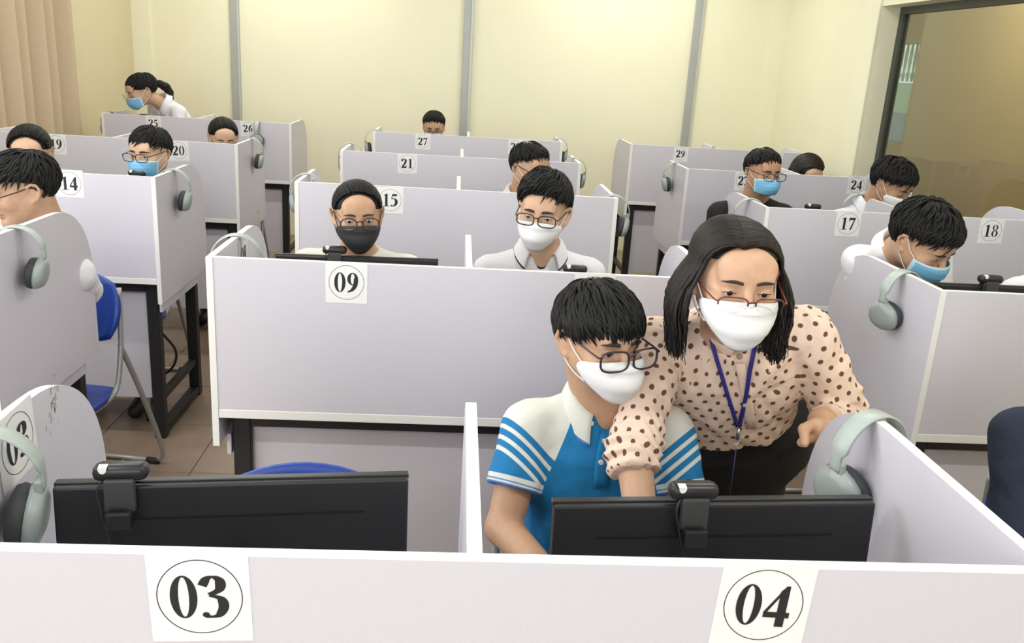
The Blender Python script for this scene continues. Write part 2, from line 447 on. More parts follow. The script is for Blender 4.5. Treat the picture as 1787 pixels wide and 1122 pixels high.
bm = bmesh.new(); add_box(bm, (-.025, -.02, 0), (.025, .03, .745), .003, 1); LEG_ME = bm_mesh(bm, 'leg'); LEG_ME.materials.append(M_BLACK)
bm = bmesh.new(); add_box(bm, (-.61, -.02, .695), (.61, .03, .745), .002, 1); BEAM_ME = bm_mesh(bm, 'beam'); BEAM_ME.materials.append(M_BLACK)
bm = bmesh.new(); add_box(bm, (-.022, .11, .012), (.022, .60, .05), .002, 1); RUN_ME = bm_mesh(bm, 'floor_runner'); RUN_ME.materials.append(M_BLACK)
bm = bmesh.new(); add_box(bm, (-.015, .11, .17), (.015, .60, .205), .002, 1); BAR_ME = bm_mesh(bm, 'side_bar'); BAR_ME.materials.append(M_BLACK)
bm = bmesh.new(); add_box(bm, (-.022, .11, .695), (.022, .60, .745), .002, 1); SBEAM_ME = bm_mesh(bm, 'side_beam'); SBEAM_ME.materials.append(M_BLACK)
bm = bmesh.new(); add_box(bm, (-.625, .085, .19), (.625, .10, .695), .001, 1); MOD_ME = bm_mesh(bm, 'modesty_panel'); MOD_ME.materials.append(M_PANEL)
bm = bmesh.new(); add_box(bm, (-.006, .06, .605), (.006, .62, .67), .001, 1); APR_ME = bm_mesh(bm, 'apron'); APR_ME.materials.append(M_PANEL)
bm = bmesh.new(); bmesh.ops.create_cone(bm, cap_ends=True, segments=12, radius1=.02, radius2=.016, depth=.02, matrix=Matrix.Translation((0, 0, .003))); FOOT_ME = bm_mesh(bm, 'foot_glide'); FOOT_ME.materials.append(M_RUBBER)

def inst(name, me, parent, loc=(0, 0, 0)):
    o = bpy.data.objects.new(name, me); COL.objects.link(o); o.parent = parent; o.location = loc; return o
UNITS = {}
def booth(key, x, y, nl, nr, label, sl=None, sr=None, inner=None):
    """sl/sr: local (x, z, tilt) of the two paper signs, None = none in sight"""
    e = empty('double_booth', (x, y, 0), 0, label, 'desk', 'double exam booths')
    fp = inst('front_panel', FRONT_ME, e)
    a = inst('side_panel', SIDE_ME, e, (-HW+.009, -.002, 0)); b = inst('side_panel', SIDE_ME, e, (HW-.009, -.002, 0))
    inst('divider', DIV_ME, e, (0, .018, 0)); inst('desktop', TOP_ME, e)
    for sx in (-1, 1):
        for yy in (.08, .62):
            l = inst('leg', LEG_ME, e, (sx*.635, yy, .0)); inst('foot_glide', FOOT_ME, l, (0, .005, 0))
        inst('floor_runner', RUN_ME, e, (sx*.635, 0, 0)); inst('side_bar', BAR_ME, e, (sx*.635, 0, 0))
        inst('side_beam', SBEAM_ME, e, (sx*.635, 0, 0)); inst('apron', APR_ME, e, (sx*.672, 0, 0))
    inst('beam', BEAM_ME, e, (0, .08, 0)); inst('modesty_panel', MOD_ME, e)
    if sl: number_sign(nl, fp, (sl[0], -.0008, sl[1]), 0, sl[2])
    if sr: number_sign(nr, fp, (sr[0], -.0008, sr[1]), 0, sr[2])
    if inner:  # same number on the inner face of the left side panel
        s = number_sign(nl, a, (.0095+.0008, inner[0], inner[1]), math.pi/2, inner[2])
    UNITS[key] = e
    return e
R_ = random.uniform
def t_(): return R_(-.03, .03)
def sg(x, z=1.153): return (x, z, t_())
booth('C0', 0.0, .865, '03', '04', 'white double booth in the foreground numbered three and four', (-.306, 1.154, -.03), (.34, 1.157, .05), (at_x(33, 772, -.68)[1]-.865, at_x(33, 772, -.68)[2], -.05))
booth('C1', .004, 2.305, '09', '10', 'white double booth numbered nine behind the boy in blue', (-.329, 1.153, .0), (.345, 1.153, .0), (at_x(423, 432, -.68)[1]-2.305, 1.14, 0))
booth('C2', -.032, 3.78, '15', '16', 'white double booth numbered fifteen behind the girl in a black mask', sg(-.292, 1.148), None, (.36, 1.14, 0))
booth('C3', -.018, 5.125, '21', '22', 'white double booth numbered twenty-one in the middle column', sg(-.314), None, None)
booth('C4', .030, 6.55, '27', '28', 'white double booth numbered twenty-seven and twenty-eight nearest the back wall', sg(-.334), sg(.351), None)
booth('L1', -2.0, 2.37, '07', '08', 'white double booth at the left edge, grey headset on its near side panel', None, None, None)
booth('L2', -1.985, 3.70, '13', '14', 'white double booth numbered fourteen on the left', None, sg(.352, 1.163), None)
booth('L3', -2.003, 5.155, '19', '20', 'white double booth numbered nineteen and twenty on the left', sg(-.312), sg(.367), (.33, 1.15, 0))
booth('L4', -2.010, 6.83, '25', '26', 'white double booth numbered twenty-five and twenty-six under the standing girl', sg(-.321), sg(.377), None)
booth('R1', 2.025, 2.295, '11', '12', 'white double booth at the right edge beside the standing woman', None, None, None)
booth('R2', 2.014, 3.734, '17', '18', 'white double booth numbered seventeen and eighteen on the right', sg(-.321), sg(.340), None)
booth('R3', 2.012, 5.15, '23', '24', 'white double booth numbered twenty-three and twenty-four on the right', sg(-.344), sg(.350, 1.163), None)
booth('R4', 1.965, 6.69, '29', '30', 'white double booth numbered twenty-nine and thirty near the back wall', sg(-.306), sg(.441), None)

# scuff mark on the inner face of the left foreground side panel
a = [c for c in UNITS['C0'].children if c.name.startswith('side_panel')][0]
M_SCUFF = mat('scuff_grey', (.45, .43, .42), .7)
bm = bmesh.new()
c0 = at_x(97, 700, -.68)
for k in range(46):
    t = random.gauss(0, 1); s = random.gauss(0, 1)
    cy_, cz_ = c0[1]-.865 + .012*s + .006*t, c0[2] + .022*t + .006*s
    w_, h_ = R_(.0006, .0016), R_(.0015, .005)
    bm.faces.new([bm.verts.new((.0094, cy_+p, cz_+q)) for p, q in ((-w_, -h_), (w_, -h_*.6), (w_*1.4, h_), (-w_*.6, h_))])
link('scuff_mark', bm_mesh(bm, 'scuff_mark'), M_SCUFF, a)

# ------------------------------------------------------------------ monitors with webcams
def make_monitor():
    e = empty('monitor')
    # origin: middle of the top rear edge on the desk line; local +Y points to the user, back faces -Y
    H, W, D = .31, .515, .022
    bm = bmesh.new(); add_box(bm, (-W/2, 0, -H), (W/2, D, 0), .004, 2); link('housing', bm_mesh(bm, 'housing'), M_PLASTIC, e)
    box('top_bezel', (-W/2-.001, .012, -.004), (W/2+.001, D+.006, .003), M_PLASTIC2, e, bevel=.0015)
    box('screen', (-W/2+.008, D, -H+.02), (W/2-.008, D+.003, -.008), M_SCREEN, e)
    bm = bmesh.new(); add_box(bm, (-.13, -.012, -.29), (.13, .002, -.12), .010, 3)
    link('back_cover', bm_mesh(bm, 'back_cover'), M_PLASTIC, e)
    bm = bmesh.new(); add_box(bm, (-.19, -.0008, -.054), (.19, .004, -.050), .0004, 1)
    link('vent_slot', bm_mesh(bm, 'vent_slot'), mat('vent_black', (.002, .002, .002), .9), e)
    box('stand_neck', (-.03, -.04, -.345), (.03, -.012, -.12), M_PLASTIC, e, bevel=.004)
    box('stand_base', (-.11, -.07, -.346), (.11, .10, -.334), M_PLASTIC, e, bevel=.004)
    return e
def make_webcam():
    e = empty('webcam')
    # origin on the monitor's top edge; lens looks along +Y (towards the user)
    bm = bmesh.new(); add_box(bm, (-.0385, -.012, .010), (.0385, .020, .036), .0115, 4)
    for f in bm.faces: f.smooth = True
    link('camera_body', bm_mesh(bm, 'camera_body'), M_PLASTIC2, e)
    bm = bmesh.new()
    add_box(bm, (-.0215, -.016, -.034), (.0215, -.004, .016), .003, 2)
    link('clip', bm_mesh(bm, 'clip'), mat('dark_grey_plastic', (.05, .052, .052), .4), e)
    box('clip_foot', (-.018, -.030, -.056), (.018, -.010, -.030), M_PLASTIC2, e, bevel=.003)
    box('hinge', (-.014, -.0185, -.029), (.010, -.0155, -.026), M_RUBBER, e)
    box('front_clamp', (-.016, .026, -.02), (.016, .032, .012), M_PLASTIC2, e, bevel=.002)
    bm = bmesh.new(); bmesh.ops.create_cone(bm, cap_ends=True, segments=20, radius1=.010, radius2=.009, depth=.004, matrix=Matrix.Translation((0, .021, .023)) @ Matrix.Rotation(math.pi/2, 4, 'X'))
    link('lens', bm_mesh(bm, 'lens'), M_SCREEN, e)
    bm = bmesh.new()
    vs = [bm.verts.new((-.022+.0062*math.cos(a), -.0126+.004*0, .0332-.0085*math.sin(a)*1.0)) for a in [math.pi*k/10 for k in range(11)]]
    f = bm.faces.new(vs)
    vs2 = [bm.verts.new(p) for p in ((-.0282, -.0124, .0334), (-.0158, -.0124, .0334), (-.0158, -.002, .0364), (-.0282, -.002, .0364))]
    bm.faces.new(vs2)
    link('sticker', bm_mesh(bm, 'sticker'), mat('white_sticker', (.85, .85, .8), .5), e)
    tube('cable', smooth_path([(-.024, -.010, .014), (-.030, -.015, -.004), (-.024, -.018, -.035), (-.015, -.022, -.08), (-.012, -.022, -.20)], 6), .0019, M_PLASTIC2, e, 6)
    return e
mon_proto, cam_proto = make_monitor(), make_webcam()
used = {'m': False, 'w': False}
def place_monitor(tl, tr, z, label, wu, wlabel, sunk=False):
    """top edge corners as pixels at height z; wu = webcam position along the top edge, -.5..0.5"""
    a, b = at_z(*tl, z), at_z(*tr, z)
    put_monitor((a+b)/2, math.atan2(b[1]-a[1], b[0]-a[0]), label, wu, wlabel)
def put_monitor(c, rz, label, wu, wlabel, wz=0.):
    if used['m']: o = copy_tree(mon_proto)
    else: o = mon_proto; used['m'] = True
    o.location = c; o.rotation_euler = (math.radians(-4), 0, rz); tag(o, label, 'monitor', 'black monitors in the booths')
    if wu is None: return
    if used['w']: q = copy_tree(cam_proto)
    else: q = cam_proto; used['w'] = True
    R = Matrix.Rotation(rz, 4, 'Z')
    q.location = Vector(c) + R @ Vector((wu*.515, .0, .0)); q.rotation_euler = (math.radians(-4), 0, rz + wz)
    tag(q, wlabel, 'webcam', 'webcams clipped on the monitors')
place_monitor((90, 852), (713, 836), 1.118, 'black monitor seen from behind at empty seat three', -.315, 'black webcam on the monitor of empty seat three')
place_monitor((968, 884), (1530, 878), 1.118, 'black monitor seen from behind in front of the boy in blue', -.085, 'black webcam on the monitor in front of the boy in blue')
place_monitor((480, 445), (765, 455), 1.120, 'black monitor in front of the girl in a black mask', -.14, 'black webcam below the girl in a black mask')
c10 = at_y(1003, 481, 2.66)
put_monitor((c10[0]-.0, 2.66, c10[2]-.002), .02, 'black monitor hidden low behind the panel of seat ten', .0, 'black webcam below the boy in the white polo shirt')
c11 = at_y(1727, 500, 2.56)
put_monitor((c11[0]-.02, 2.56, c11[2]), .02, 'black monitor in front of the boy leaning over booth eleven', .04, 'black webcam at the right edge beside booth eleven')
c14 = at_y(240, 311, 4.0)
put_monitor((c14[0]-.13, 4.0, c14[2]), -.03, 'black monitor behind the panel of seat fourteen', .25, 'black webcam peeking over the panel of seat fourteen')
c17 = at_y(1418, 369, 4.02)
put_monitor((c17[0], 4.02, c17[2]), .0, 'black monitor behind the panel of seat seventeen', .0, 'black webcam peeking over the panel of seat seventeen')
c18 = at_y(1590, 383, 4.02)
put_monitor((c18[0]+.06, 4.02, c18[2]-.004), .0, 'black monitor behind the panel of seat eighteen', -.11, 'black webcam peeking over the panel of seat eighteen')
c25 = at_y(249, 207, 7.14)
put_monitor((c25[0], 7.14, c25[2]), .0, 'black monitor at the seat of the standing girl', .0, 'black webcam peeking over the panel of seat twenty-five')

# ------------------------------------------------------------------ headsets hung over the panels
def make_headset():
    e = empty('headset')
    # origin: panel top edge under the band; the band spans local X, panel plane is local YZ
    bm = bmesh.new()
    n = 28; RX, RZ = .058, .080; rings = []
    for i in range(n+1):
        a = math.pi*(i/n)*1.16 - math.pi*.08
        x, z = RX*math.cos(a), -RZ + .003 + RZ*math.sin(a)
        nx, nz = math.cos(a), math.sin(a)
        w_ = .0150 if .12 < i/n < .88 else .009
        th = .0035
        rings.append([bm.verts.new((x+nx*o_, s_*w_, z+nz*o_)) for s_, o_ in ((-1, 0), (-.8, th), (.8, th), (1, 0))])
    for i in range(n):
        A, B = rings[i], rings[i+1]
        for k in range(4): bm.faces.new((A[k], B[k], B[(k+1) % 4], A[(k+1) % 4]))
    bm.faces.new(rings[0][::-1]); bm.faces.new(rings[-1])
    for f in bm.faces: f.smooth = True
    bmesh.ops.recalc_face_normals(bm, faces=bm.faces[:])
    link('headband', bm_mesh(bm, 'headband'), M_SAGE, e)
    for sx in (-1, 1):
        box('slider', (sx*.054-.004, -.011, -.104), (sx*.054+.005, .011, -.078), M_SAGE2, e, bevel=.002)
        # shell: drop shape, narrow neck on top
        prof = [(-.088, .006), (-.094, .012), (-.100, .022), (-.112, .032), (-.130, .038), (-.150, .038), (-.168, .032), (-.180, .018), (-.184, .004)]
        bm = bmesh.new(); rings = []
        for off, sc in ((.0, 1.0), (.008, .98), (.016, .86), (.020, .55)):
            ring = []
            zc = -.135
            half = [(y*sc, zc+(z-zc)*sc) for z, y in prof] + [(-y*sc, zc+(z-zc)*sc) for z, y in reversed(prof)]
            for y, z in half: ring.append(bm.verts.new((sx*(.040+off+ (z+.135)*.12), y, z)))
            rings.append(ring)
        m_ = len(rings[0])
        for A, B in zip(rings, rings[1:]):
            for k in range(m_): bm.faces.new((A[k], A[(k+1) % m_], B[(k+1) % m_], B[k]))
        bm.faces.new(rings[-1]); bm.faces.new(rings[0][::-1])
        bmesh.ops.recalc_face_normals(bm, faces=bm.faces[:])
        for f in bm.faces: f.smooth = True
        link('ear_shell', bm_mesh(bm, 'ear_shell'), M_SAGE2, e)
        # cushion ring
        bm = bmesh.new()
        pts = [(sx*(.031 + (.034*math.sin(a))*.12), .030*math.cos(a), -.137+.036*math.sin(a)) for a in [2*math.pi*k/24 for k in range(24)]]
        add_tube(bm, pts, .0115, 8, closed=True)
        v0 = [bm.verts.new((sx*(.031+.033*math.sin(a)*.12), .027*math.cos(a), -.137+.033*math.sin(a))) for a in [2*math.pi*k/20 for k in range(20)]]
        bm.faces.new(v0)
        link('ear_cushion', bm_mesh(bm, 'ear_cushion'), M_CUSHION, e)
    return e
hs_proto = make_headset(); hs_used = [False]
def headset(x, y, label, rz=0., lean=0., z=ZT):
    if hs_used[0]: o = copy_tree(hs_proto)
    else: o = hs_proto; hs_used[0] = True
    o.location = (x, y, z); o.rotation_euler = (lean, 0, rz); o.scale = (1.25, 1.35, .98)
    tag(o, label, 'headset', 'grey-green headsets hung over the booth panels')
def hs_at(u, v, xplane, label, rz=0., lean=0.):
    p = at_x(u, v, xplane)
    headset(xplane, p[1], label, rz, lean)
def sx(key, side): return UNITS[key].location.x + side*(HW-.009)
hs_at(1526, 730, sx('C0', 1), 'grey-green headset hung on the right foreground panel under the woman\'s hand', .38)
headset(sx('C0', -1), 1.165, 'grey-green headset hung on the left foreground panel, its dark earpad showing', .25)
hs_at(26, 402, sx('L1', 1), 'grey-green headset hung on the tall panel at the left edge', .12)
hs_at(412, 408, sx('C1', -1), 'headset on the left side panel of booth nine', .1)
hs_at(300, 295, sx('L2', 1), 'headset on the right side panel of booth fourteen', .1)
hs_at(535, 305, sx('C2', -1), 'headset on the left side panel of booth fifteen', .1)
hs_at(1072, 338, sx('C2', 1), 'headset on the right side panel behind the boy in the white polo', -.1)
hs_at(437, 243, sx('L3', 1), 'headset on the right side panel of booth twenty', .1)
hs_at(612, 255, sx('C3', -1), 'headset on the left side panel of booth twenty-one', .1)
hs_at(1003, 275, sx('C3', 1), 'headset on the right side panel next to booth twenty-one\'s far corner', -.1)
hs_at(655, 226, sx('C4', -1), 'headset on the left side panel of booth twenty-seven', .1)
hs_at(975, 240, sx('C4', 1), 'headset on the right side panel of booth twenty-eight', -.1)
hs_at(193, 194, sx('L4', -1), 'headset on the left side panel of booth twenty-five', .1)
hs_at(1580, 469, sx('R1', -1), 'grey-green headset on the panel right of the woman\'s shoulder', .35)
hs_at(1312, 347, sx('R2', -1), 'headset on the left side panel of booth seventeen', -.15)
hs_at(1180, 288, sx('R3', -1), 'headset on the left side panel of booth twenty-three', -.1)
hs_at(1500, 342, UNITS['R2'].location.x, 'headset on the middle divider of booth seventeen and eighteen', -.15)
hs_at(1247, 256, UNITS['R4'].location.x, 'headset on the middle divider of booth twenty-nine', -.1)
p26 = at_y(449, 214, UNITS['L4'].location.y)
headset(p26[0], UNITS['L4'].location.y+.009, 'headset straddling the front panel beside number twenty-six', math.pi/2)

# ------------------------------------------------------------------ chairs
def make_chair():
    e = empty('chair')
    # origin on the floor below the seat centre; local -Y is the front (towards the desk)
    bm = bmesh.new(); n = 10; g = []
    for j in range(n+1):
        row = []
        for i in range(n+1):
            u, v = 2*i/n-1, 2*j/n-1
            x, y = .20*u*math.sqrt(1-.28*v*v), .19*v*math.sqrt(1-.28*u*u)
            row.append(bm.verts.new((x, y, .445 + .010*(u*u) - .012*max(0, -v)**3)))
        g.append(row)
    for j in range(n):
        for i in range(n): bm.faces.new((g[j][i], g[j][i+1], g[j+1][i+1], g[j+1][i]))
    o = link('seat', bm_mesh(bm, 'seat'), M_BLUE, e, True); md = o.modifiers.new('t', 'SOLIDIFY'); md.thickness = .022; md.offset = -1
    bm = bmesh.new(); g = []
    for j in range(n+1):
        row = []
        for i in range(n+1):
            u, v = 2*i/n-1, 2*j/n-1
            x, z = .20*u*math.sqrt(1-.30*v*v), .755 + .135*v*math.sqrt(1-.45*u*u)
            row.append(bm.verts.new((x, .215 - .035*u*u + .03*v, z)))
        g.append(row)
    for j in range(n):
        for i in range(n): bm.faces.new((g[j][i], g[j][i+1], g[j+1][i+1], g[j+1][i]))
    o = link('backrest', bm_mesh(bm, 'backrest'), M_BLUE, e, True); md = o.modifiers.new('t', 'SOLIDIFY'); md.thickness = .016; md.offset = 0
    for s in (-1, 1):
        tube('side_tube', smooth_path([(s*.185, .215, .84), (s*.19, .20, .70), (s*.19, .185, .58), (s*.19, .12, .445), (s*.185, -.10, .425), (s*.185, -.185, .40), (s*.19, -.21, .30), (s*.195, -.24, .012)], 6), .0105, M_TUBE, e)
        l = tube('leg', smooth_path([(s*.188, .19, .62), (s*.195, .30, .40), (s*.205, .40, .16), (s*.205, .435, .05), (s*.175, .44, .013)], 6), .0105, M_TUBE, e)
        tube('foot_cap', [(s*.185, .438, .013), (s*.13, .44, .013)], .0145, M_RUBBER, l)
        tube('foot_cap', [(s*.195, -.240, .045), (s*.195, -.2415, .001)], .0145, M_RUBBER, l)
    tube('cross_bar', [(-.17, .44, .013), (.17, .44, .013)], .0105, M_TUBE, e)
    tube('cross_bar', [(-.185, -.15, .415), (.185, -.15, .415)], .009, M_TUBE, e)
    return e
ch_proto = make_chair(); ch_used = [False]
def chair(x, y, rz, label):
    if ch_used[0]: o = copy_tree(ch_proto)
    else: o = ch_proto; ch_used[0] = True
    o.location = (x, y, 0); o.rotation_euler = (0, 0, rz); tag(o, label, 'chair', 'blue plastic chairs at the booths')
    return o

# ------------------------------------------------------------------ cables under booth fourteen
u = UNITS['L2'].location
cb = tube('power_cable', smooth_path([(u.x+.55, u.y+.20, .60), (u.x+.60, u.y+.22, .48), (u.x+.66, u.y+.26, .36), (u.x+.62, u.y+.30, .25), (u.x+.50, u.y+.34, .17)], 8), .006, M_BLACK)
tag(cb, 'black power cable looping below booth fourteen', 'cable')
cb = tube('network_cable', smooth_path([(u.x+.47, u.y+.16, .52), (u.x+.55, u.y+.34, .60), (u.x+.50, u.y+.50, .62), (u.x+.58, u.y+.62, .70)], 8), .007, M_CABLEW)
tag(cb, 'white cable slung below the desktop of booth fourteen', 'cable')
cb = tube('network_cable', smooth_path([(u.x+.40, u.y+.18, .55), (u.x+.50, u.y+.34, .57), (u.x+.55, u.y+.50, .65), (u.x+.52, u.y+.62, .71)], 8), .006, M_CABLEW)
tag(cb, 'thinner white cable twisted beside another under booth fourteen', 'cable')
u = UNITS['C2'].location
cb = tube('power_cable', smooth_path([(u.x+.72, u.y+1.5, .50), (u.x+.78, u.y+1.8, .30), (u.x+.76, u.y+2.1, .16), (u.x+.86, u.y+2.3, .12)], 8), .008, M_BLACK)
tag(cb, 'black cable hanging in the aisle beside booth fifteen\'s right end', 'cable')
# ------------------------------------------------------------------ people: implicit surfaces turned into one continuous mesh per body
f32 = np.float32
class Field:
    def __init__(s, lo, hi, h):
        s.lo = np.array(lo, float); s.h = h
        s.n = np.ceil((np.array(hi)-s.lo)/h).astype(int)+1
        s.ax = [(s.lo[i]+h*np.arange(s.n[i])).astype(f32) for i in range(3)]
        s.d = np.full(tuple(s.n), .06, f32)
    def sub(s, lo, hi):
        sl = []
        for i in range(3):
            a = int(np.clip(math.floor((lo[i]-s.lo[i])/s.h), 0, s.n[i])); b = int(np.clip(math.ceil((hi[i]-s.lo[i])/s.h)+1, 0, s.n[i]))
            if b <= a: return None, None
            sl.append(slice(a, b))
        X = s.ax[0][sl[0]][:, None, None]; Y = s.ax[1][sl[1]][None, :, None]; Z = s.ax[2][sl[2]][None, None, :]
        return tuple(sl), (X, Y, Z)
    def add(s, prim, k=.01, op='u'):
        fn, lo, hi = prim
        mg = .06 if op == 'u' else k+.01
        sl, P = s.sub(np.array(lo)-mg, np.array(hi)+mg)
        if sl is None: return
        a = s.d[sl]; b = fn(*P).astype(f32)
        if op == 'u':
            if k > 0:
                h = np.clip(.5+.5*(b-a)/k, 0, 1); r = b+(a-b)*h-k*h*(1-h)
            else: r = np.minimum(a, b)
        else:   # subtract
            b = -b
            if k > 0:
                h = np.clip(.5-.5*(b-a)/k, 0, 1); r = b+(a-b)*h+k*h*(1-h)
            else: r = np.maximum(a, b)
        s.d[sl] = r
    def cut(s, fn):      # intersect with fn<0 over the whole grid
        X = s.ax[0][:, None, None]; Y = s.ax[1][None, :, None]; Z = s.ax[2][None, None, :]
        s.d = np.maximum(s.d, fn(X, Y, Z).astype(f32))
    def mesh(s):
        d = s.d; ins = d < 0
        c = np.zeros(tuple(s.n-1), np.uint8)
        offs = [(i, j, k) for i in (0, 1) for j in (0, 1) for k in (0, 1)]
        nx, ny, nz = s.n-1
        for (i, j, k) in offs: c += ins[i:i+nx, j:j+ny, k:k+nz]
        act = (c > 0) & (c < 8)
        I = np.argwhere(act); N = len(I)
        idx = np.full(tuple(s.n-1), -1, np.int64); idx[act] = np.arange(N)
        V = np.stack([d[I[:, 0]+o[0], I[:, 1]+o[1], I[:, 2]+o[2]] for o in offs], 1)
        pos = np.zeros((N, 3)); cnt = np.zeros(N)
        O = np.array(offs, float)
        for a in range(8):
            for b in range(a+1, 8):
                if np.abs(O[a]-O[b]).sum() != 1: continue
                m_ = (V[:, a] < 0) != (V[:, b] < 0)
                t = V[m_, a]/(V[m_, a]-V[m_, b])
                pos[m_] += O[a]+t[:, None]*(O[b]-O[a]); cnt[m_] += 1
        pos = s.lo + s.h*(I + pos/cnt[:, None])
        Q = []
        for ax in range(3):
            sh = [slice(1, -1)]*3
            A = [slice(1, s.n[i]-1) for i in range(3)]; A[ax] = slice(0, s.n[ax]-1)
            B = list(A); B[ax] = slice(1, s.n[ax])
            a_, b_ = ins[tuple(A)], ins[tuple(B)]
            E = np.argwhere(a_ != b_)
            if len(E) == 0: continue
            base = np.array([A[i].start for i in range(3)])
            flip = a_[tuple(E.T)]
            E = E+base
            u, v = (ax+1) % 3, (ax+2) % 3
            def cell(du, dv):
                q = E.copy(); q[:, u] -= du; q[:, v] -= dv
                return idx[q[:, 0], q[:, 1], q[:, 2]]
            q = np.stack([cell(1, 1), cell(0, 1), cell(0, 0), cell(1, 0)], 1)
            q[~flip] = q[~flip][:, ::-1]
            Q.append(q)
        return pos, np.concatenate(Q)
def np_mesh(name, V, Q):
    me = bpy.data.meshes.new(name)
    me.vertices.add(len(V)); me.vertices.foreach_set('co', np.asarray(V, f32).ravel())
    n = len(Q); me.loops.add(n*4); me.loops.foreach_set('vertex_index', np.asarray(Q, np.int32).ravel())
    me.polygons.add(n); me.polygons.foreach_set('loop_start', np.arange(0, n*4, 4, dtype=np.int32))
    me.polygons.foreach_set('use_smooth', np.ones(n, bool))
    me.update(calc_edges=True); me.validate()
    return me
def relax(V, Q, it=1, lam=.5):
    for _ in range(it):
        S = np.zeros_like(V); C = np.zeros(len(V))
        for a, b in ((0, 1), (1, 2), (2, 3), (3, 0)):
            np.add.at(S, Q[:, a], V[Q[:, b]]); np.add.at(C, Q[:, a], 1)
            np.add.at(S, Q[:, b], V[Q[:, a]]); np.add.at(C, Q[:, b], 1)
        V = V*(1-lam)+lam*S/C[:, None]
    return V
def vnormals(V, Q):
    fn_ = np.cross(V[Q[:, 2]]-V[Q[:, 0]], V[Q[:, 3]]-V[Q[:, 1]]); n_ = np.zeros_like(V)
    for k in range(4): np.add.at(n_, Q[:, k], fn_)
    fl = fn_/(np.linalg.norm(fn_, axis=1)[:, None]+1e-12)
    return n_/(np.linalg.norm(n_, axis=1)[:, None]+1e-12), fl
A_ = lambda p: np.asarray(p, float)
def rcone(a, b, r1, r2):
    a, b = A_(a), A_(b); v = b-a; bb = max(v@v, 1e-12); r = max(r1, r2)
    def fn(X, Y, Z):
        x, y, z = X-f32(a[0]), Y-f32(a[1]), Z-f32(a[2])
        t = np.clip((x*f32(v[0])+y*f32(v[1])+z*f32(v[2]))/f32(bb), 0, 1)
        return np.sqrt((x-t*f32(v[0]))**2+(y-t*f32(v[1]))**2+(z-t*f32(v[2]))**2)-(f32(r1)+t*f32(r2-r1))
    return fn, np.minimum(a, b)-r, np.maximum(a, b)+r
def ell(c, r, R=None):
    c, r = A_(c), A_(r); R = np.eye(3) if R is None else A_(R)
    ext = np.sqrt(((R*r[None, :])**2).sum(1))
    def fn(X, Y, Z):
        x, y, z = X-f32(c[0]), Y-f32(c[1]), Z-f32(c[2])
        k0 = 0; k1 = 0
        for i in range(3):
            q = x*f32(R[0, i])+y*f32(R[1, i])+z*f32(R[2, i])
            k0 = k0+(q/f32(r[i]))**2; k1 = k1+(q/f32(r[i]**2))**2
        k0 = np.sqrt(k0); k1 = np.sqrt(k1)+1e-6
        return k0*(k0-1)/k1
    return fn, c-ext, c+ext
def loft(o, ex, ey, ez, L, T, a, b, yo=None, n=2.3):
    """elliptical sections along ez from o; T in 0..1"""
    o, ex, ey, ez = map(A_, (o, ex, ey, ez)); T, a, b = map(A_, (T, a, b)); yo = A_(yo) if yo is not None else a*0
    m_ = max(a.max(), b.max())+np.abs(yo).max()
    lo = np.minimum(o, o+ez*L)-m_; hi = np.maximum(o, o+ez*L)+m_
    def fn(X, Y, Z):
        x, y, z = X-o[0], Y-o[1], Z-o[2]
        lx = x*ex[0]+y*ex[1]+z*ex[2]; ly = x*ey[0]+y*ey[1]+z*ey[2]; lz = x*ez[0]+y*ez[1]+z*ez[2]
        t = np.clip(lz/L, 0, 1)
        aa = np.interp(t, T, a); bb = np.interp(t, T, b); yy = np.interp(t, T, yo)
        q = (np.abs(lx/aa)**n+np.abs((ly-yy)/bb)**n)**(1/n)
        d = (q-1)*np.minimum(aa, bb)
        e = np.maximum(np.maximum(-lz, lz-L), 0)
        return np.where(e > 0, np.sqrt(np.maximum(d, 0)**2+e**2)+np.minimum(d, 0)*0, d)
    return fn, lo, hi
def flat_end(prim, end, d1):
    fn, lo, hi = prim
    return (lambda X, Y, Z: np.maximum(fn(X, Y, Z), (X-end[0])*d1[0]+(Y-end[1])*d1[1]+(Z-end[2])*d1[2])), lo, hi
def unit(v): v = A_(v); return v/np.linalg.norm(v)
def wob(V, amp, freq, seed=0, n=6):
    r = np.random.default_rng(seed); o = np.zeros(len(V))
    for i in range(n):
        k = r.normal(size=3); k = k/np.linalg.norm(k)*freq*(1+.5*i); o += np.sin(V@k+r.uniform(0, 6.28)+1.3*np.sin(V@(k[::-1]*.6)))/(1+.5*i)
    return o*amp/2

# ---- materials for people
M_SKIN = {}
def skin(tone):
    c = {'fair': (.62, .40, .27), 'mid': (.52, .315, .20), 'tan': (.44, .25, .15), 'warm': (.60, .37, .245)}[tone]
    return mat('skin_'+tone, c, .48, spec=.4, noise=.05, nscale=60, bump=.05, bscale=350, sss=.12)
M_HAIR = mat('black_hair', (.008, .0075, .0075), .58, spec=.28)
M_HAIRB = mat('brown_black_hair', (.014, .0105, .009), .52, spec=.32)
M_BROW = mat('brow_hair', (.03, .022, .018), .7)
M_WMASK = mat('white_mask_cloth', (.82, .82, .82), .75, bump=.12, bscale=160)
M_BMASK = mat('black_mask_cloth', (.016, .018, .020), .7, bump=.15, bscale=200)
M_SMASK = mat('blue_mask_cloth', (.20, .50, .76), .7, bump=.1, bscale=220)
M_SMASKE = mat('pale_mask_edge', (.55, .72, .84), .7)
M_LOOP = mat('white_ear_loop', (.80, .80, .78), .6)
M_LENS = mat('lens_glass', (1, 1, 1), .0); glass_material(M_LENS, (.95, .96, .97), .9)
M_WSHIRT = mat('white_shirt_cloth', (.80, .80, .84), .8, bump=.45, bscale=13, bdist=.02)
M_TSHIRT = mat('white_tshirt_cloth', (.84, .83, .76), .8, bump=.45, bscale=13, bdist=.02)
